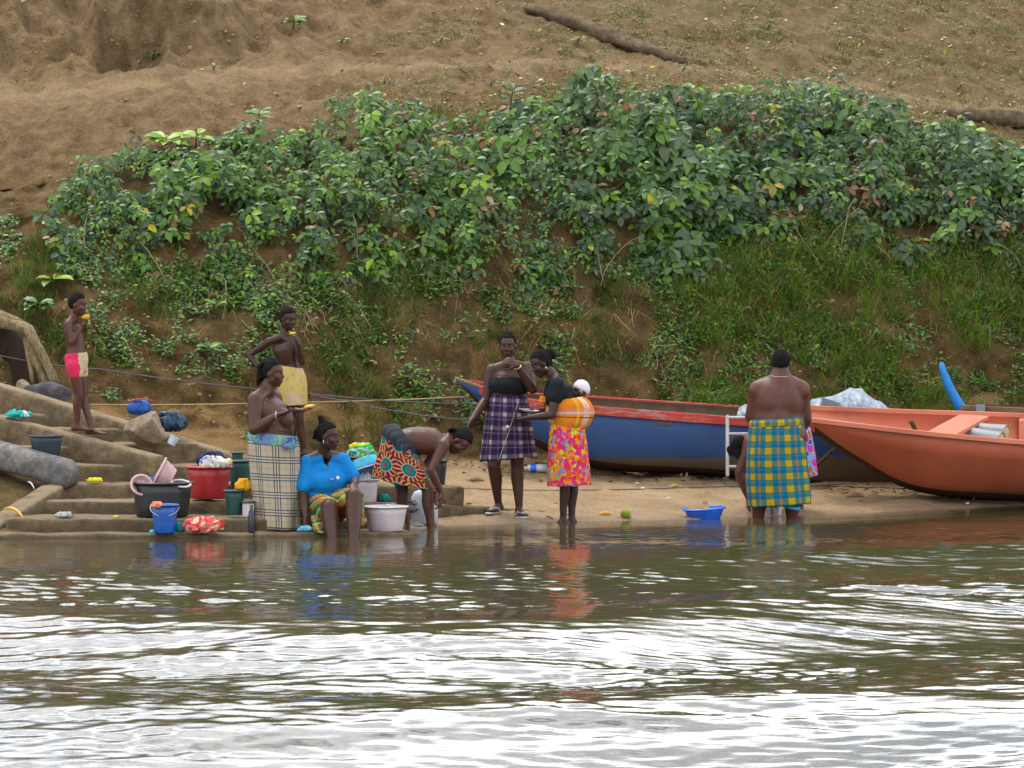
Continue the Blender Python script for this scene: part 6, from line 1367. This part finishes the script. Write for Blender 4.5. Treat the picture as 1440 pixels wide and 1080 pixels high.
for s in (-0.07, 0.07): mb.ell(d_(779, 562, s), (0.08, 0.08, 0.085))
for k in 'ab': mb.cap(J['neck'] + Vector((0.02, 0, -0.03)), 0.055, J['s' + k], 0.062).cap(J['s' + k], 0.070, lerp(J['s' + k], J['e' + k], 0.42), 0.066)
v_, f_ = remesh(mb, 0.010, 6); wrinkle(v_, 0.008, 7); obj('tee_shirt', v_, f_, M_BLACKC, o)
skirt(o, 'print_skirt', [sec((774, 590), (822, 596), 40.05, 0, 0.165), sec((772, 610), (824, 612), 40.05, 0, 0.185), sec((771, 650), (828, 650), 40.05, 0, 0.19), sec((770, 684), (831, 681), 40.05, 0, 0.19)], M_FLORAL, 7, 0.04, seed=11)
skirt(o, 'carrying_wrap', [sec((772, 564), (821, 557), 40.05, 0, 0.160), sec((769, 570), (831, 566), 40.05, 0, 0.185), sec((767, 580), (835, 580), 40.05, 0, 0.19), sec((770, 592), (829, 597), 40.05, 0, 0.185), sec((776, 597), (820, 604), 40.05, 0, 0.172)], M_ORANGE, 5, 0.03, seed=6)
heap('wrap_knot', None, None, d_(763, 568, -0.10), 0.04, 0.05, 0.085, M_ORANGE, 71, fold=0.5, parent=o)
MB().ell(A(-0.080, -0.004, -0.052), (0.010, 0.010, 0.014)).obj('earring', M_GOLD, o); MB().ell(A(0.080, -0.004, -0.052), (0.010, 0.010, 0.014)).obj('earring', M_GOLD, o)
vessel('plate', 'white enamel plate held by the woman carrying the baby', 'plate', d_(744, 579, -0.09), 0.085, 0.055, 0.018, M_WHITEP, rim=0.005, tilt=(0.05, 0.12))
# baby
bo = thing('baby', d_(815, 592), 'baby in a white cap tied on the back of the woman with orange wrap', 'baby')
mb = MB(); bf, bup = (-0.75, -0.5, -0.1), (0, 0, 1); A = headmesh(mb, d_(817, 549, 0.0), bf, bup, 0.70)
mb.loft([(d_(815, 562), Vector((0, 0.05, 0)), Vector((0.04, 0, 0))), (d_(815, 570), Vector((0, 0.08, 0)), Vector((0.065, 0, 0))), (d_(815, 580), Vector((0, 0.085, 0)), Vector((0.07, 0, 0))), (d_(814, 592), Vector((0, 0.08, 0)), Vector((0.065, 0, 0)))], 16)
mb.cap(d_(815, 563), 0.04, d_(816, 557), 0.035)
for s in (-1, 1):
    mb.chain([d_(813, 568, 0.07 * s), d_(808, 574, 0.10 * s), d_(803, 568, 0.09 * s)], [0.026, 0.022, 0.018]); mb.chain([d_(813, 590, 0.05 * s), d_(803, 590, 0.12 * s), d_(802, 596, 0.13 * s)], [0.04, 0.032, 0.025])
v_, f_ = remesh(mb, 0.007, 3); obj('body', v_, f_, SK[2], bo)
haircap(bo, d_(817, 549, 0.0), bf, bup, 0.70); eyes(bo, A, 0.70, bf)
cf, cup, cr_ = frame(bf, bup); cc_ = d_(817.5, 547.5, 0.0); rr = []
for i in range(20):
    t = math.pi * (i + 0.5) / 20; ring = []
    for j in range(32):
        q = 2 * math.pi * j / 32; x, y, z = math.sin(t) * math.sin(q), math.sin(t) * math.cos(q), -math.cos(t); k = 1.0 if z > -0.35 + 0.65 * y else 0.72
        ring.append(cc_ + (cr_ * (x * 0.066) + cf * (y * 0.082) + cup * (z * 0.085)) * (k * (1.03 + 0.04 * noise.noise(Vector((x * 4, y * 4, z * 4))))))
    rr.append(ring)
MB().rings(rr).obj('knit_cap', M_CAP, bo)
# --- large woman seen from behind
d_ = D(40.85)
J = dict(head=d_(1098, 511, 0.03), neck=d_(1097, 532), sa=d_(1066, 551), sb=d_(1126, 552), waist=d_(1093, 590), pelvis=d_(1096, 616), ea=d_(1055, 586, 0.03), wa=d_(1068, 606, 0.26), eb=d_(1134, 590, 0.03), wb=d_(1124, 608, 0.26),
         ha=d_(1080, 634), hb=d_(1113, 634), ka=d_(1069, 690), kb=d_(1113, 690), na=d_(1065, 744), nb=d_(1114, 744))
def back9(mb, A, J):
    for s in (-1, 1):
        mb.ell(d_(1095 + s * 10.5, 566, -0.005), (0.165, 0.178, 0.235)); mb.cap(d_(1097 + s * 9, 540, 0.01), 0.095, d_(1096 + s * 28, 550, 0.0), 0.112)
    mb.ell(d_(1094, 588, 0), (0.24, 0.20, 0.10)); mb.ell(d_(1097, 549, 0), (0.22, 0.14, 0.13)); mb.cap(d_(1098, 519, 0.01), 0.080, d_(1097, 538, 0.0), 0.13)
o, J, A = person('person', 'large woman in yellow and teal check wrap seen from behind at the water edge', d_(1094, 735), J, (0.08, 1.0, -0.12), hs=1.06, w=(.23, .26, .225, .22, .225, .18), d=(.17, .20, .18, .17, .155, .085), fa=1.5, fl=1.45, sk=3, extra=back9, hair='rows', neck=0.075, sm=45, voxel=0.010,
                 hands={'a': ((0.5, 0.7, 0.1), (0, 0, 1), 1, 1.0, 0.6), 'b': ((-0.5, 0.7, 0.1), (0, 0, 1), -1, 1.0, 0.6)}, feet={'a': (0, 1, 0), 'b': (0, 1, 0)})
skirt(o, 'wrap_skirt', [sec((1055, 592), (1129, 590), 40.85, 0, 0.215), sec((1053, 604), (1131, 603), 40.85, 0, 0.235), sec((1050, 640), (1135, 638), 40.85, 0, 0.25), sec((1050, 680), (1139, 677), 40.85, 0, 0.25), sec((1052, 713), (1142, 707), 40.85, 0, 0.245)], M_YT, 7, 0.028, seed=13)
skirt(o, 'waist_roll', [sec((1056, 590), (1128, 586), 40.85, 0, 0.218), sec((1053, 594), (1130, 591), 40.85, 0, 0.236), sec((1054, 600), (1130, 597), 40.85, 0, 0.236)], M_YT, 15, 0.02, seed=15, K=8)
rr = [[q + Vector((0, dy, dz)) for dy, dz in ((0, 0), (0.02, 0), (0.02, 0.028), (0, 0.03))] for q in (d_(1099, 712, -0.14), d_(1110, 716, -0.16), d_(1120, 718, -0.15), d_(1126, 717, -0.12))]
MB().rings(rr).obj('under_hem', M_TURQ, o)
MB().chain([d_(1097.5 + 14.5 * math.sin(t), 527 + 3 * math.cos(t), -0.105 * math.cos(t)) for t in [i * 0.3491 for i in range(19)]], [0.0035] * 19, 6).obj('necklace', M_ALU, o)
# --- person bending behind the large woman
d_ = D(41.55)
J = dict(head=d_(1041, 630, -0.06), neck=d_(1051, 617), sa=d_(1056, 622, -0.14), sb=d_(1060, 616, 0.15), waist=d_(1098, 612), pelvis=d_(1118, 618), ea=d_(1040, 664, -0.16), wa=d_(1052, 700, -0.14), eb=d_(1062, 655, 0.14), wb=d_(1064, 690, 0.05),
         ha=d_(1119, 626, -0.08), hb=d_(1119, 626, 0.08), ka=d_(1112, 678, -0.09), kb=d_(1120, 678, 0.09), na=d_(1118, 719, -0.08), nb=d_(1126, 718, 0.10))
def braids10(mb, c, f, up, r, s):
    for i in range(11):
        x = (i - 5) * 0.0145 * s; q = c + r * x * 0.9 + up * 0.07 * s + f * 0.045 * s; l = 0.05 + 0.03 * ((i * 7) % 5) / 4; mb.chain([q, q + Vector((-0.012, -0.01, -0.02)), q + Vector((-0.006, -0.012, -l))], [0.011, 0.011, 0.006], 6)
o, J, A = person('person', 'person with braids bending over behind the woman in yellow and teal check', d_(1110, 726), J, (-0.35, -0.10, -0.93), (-0.60, -0.75, 0.30), hs=0.96, w=(.15, .17, .15, .155, .165, .125), d=(.10, .115, .115, .12, .11, .065), fa=1.3, fl=1.0, sk=3, hair='rows', hx=braids10, neck=0.05,
                 hands={'a': ((0.05, -0.1, -1), (0.8, -0.4, 0), 1, 1.0, 0.4), 'b': ((0.05, -0.1, -1), (-0.8, -0.4, 0), 1, 1.0, 0.4)}, feet={'a': (-1, -0.2, 0), 'b': (-1, -0.2, 0)})
skirt(o, 'print_skirt', [sec((1092, 630), (1134, 595), 41.55, 0, 0.165), sec((1086, 640), (1141, 606), 41.55, 0, 0.195), sec((1080, 662), (1147, 640), 41.55, 0, 0.205), sec((1078, 684), (1150, 668), 41.55, 0, 0.205)], M_TRI, 8, 0.04, seed=17)
for i, px in enumerate((1078, 1092)): vessel('bucket', 'small white pail standing in the shallows behind the check wrap', 'bucket', W(px, 731, 41.2), 0.048, 0.042, 0.125, M_WHITEP, rim=0.005, group='white pails behind the large woman')
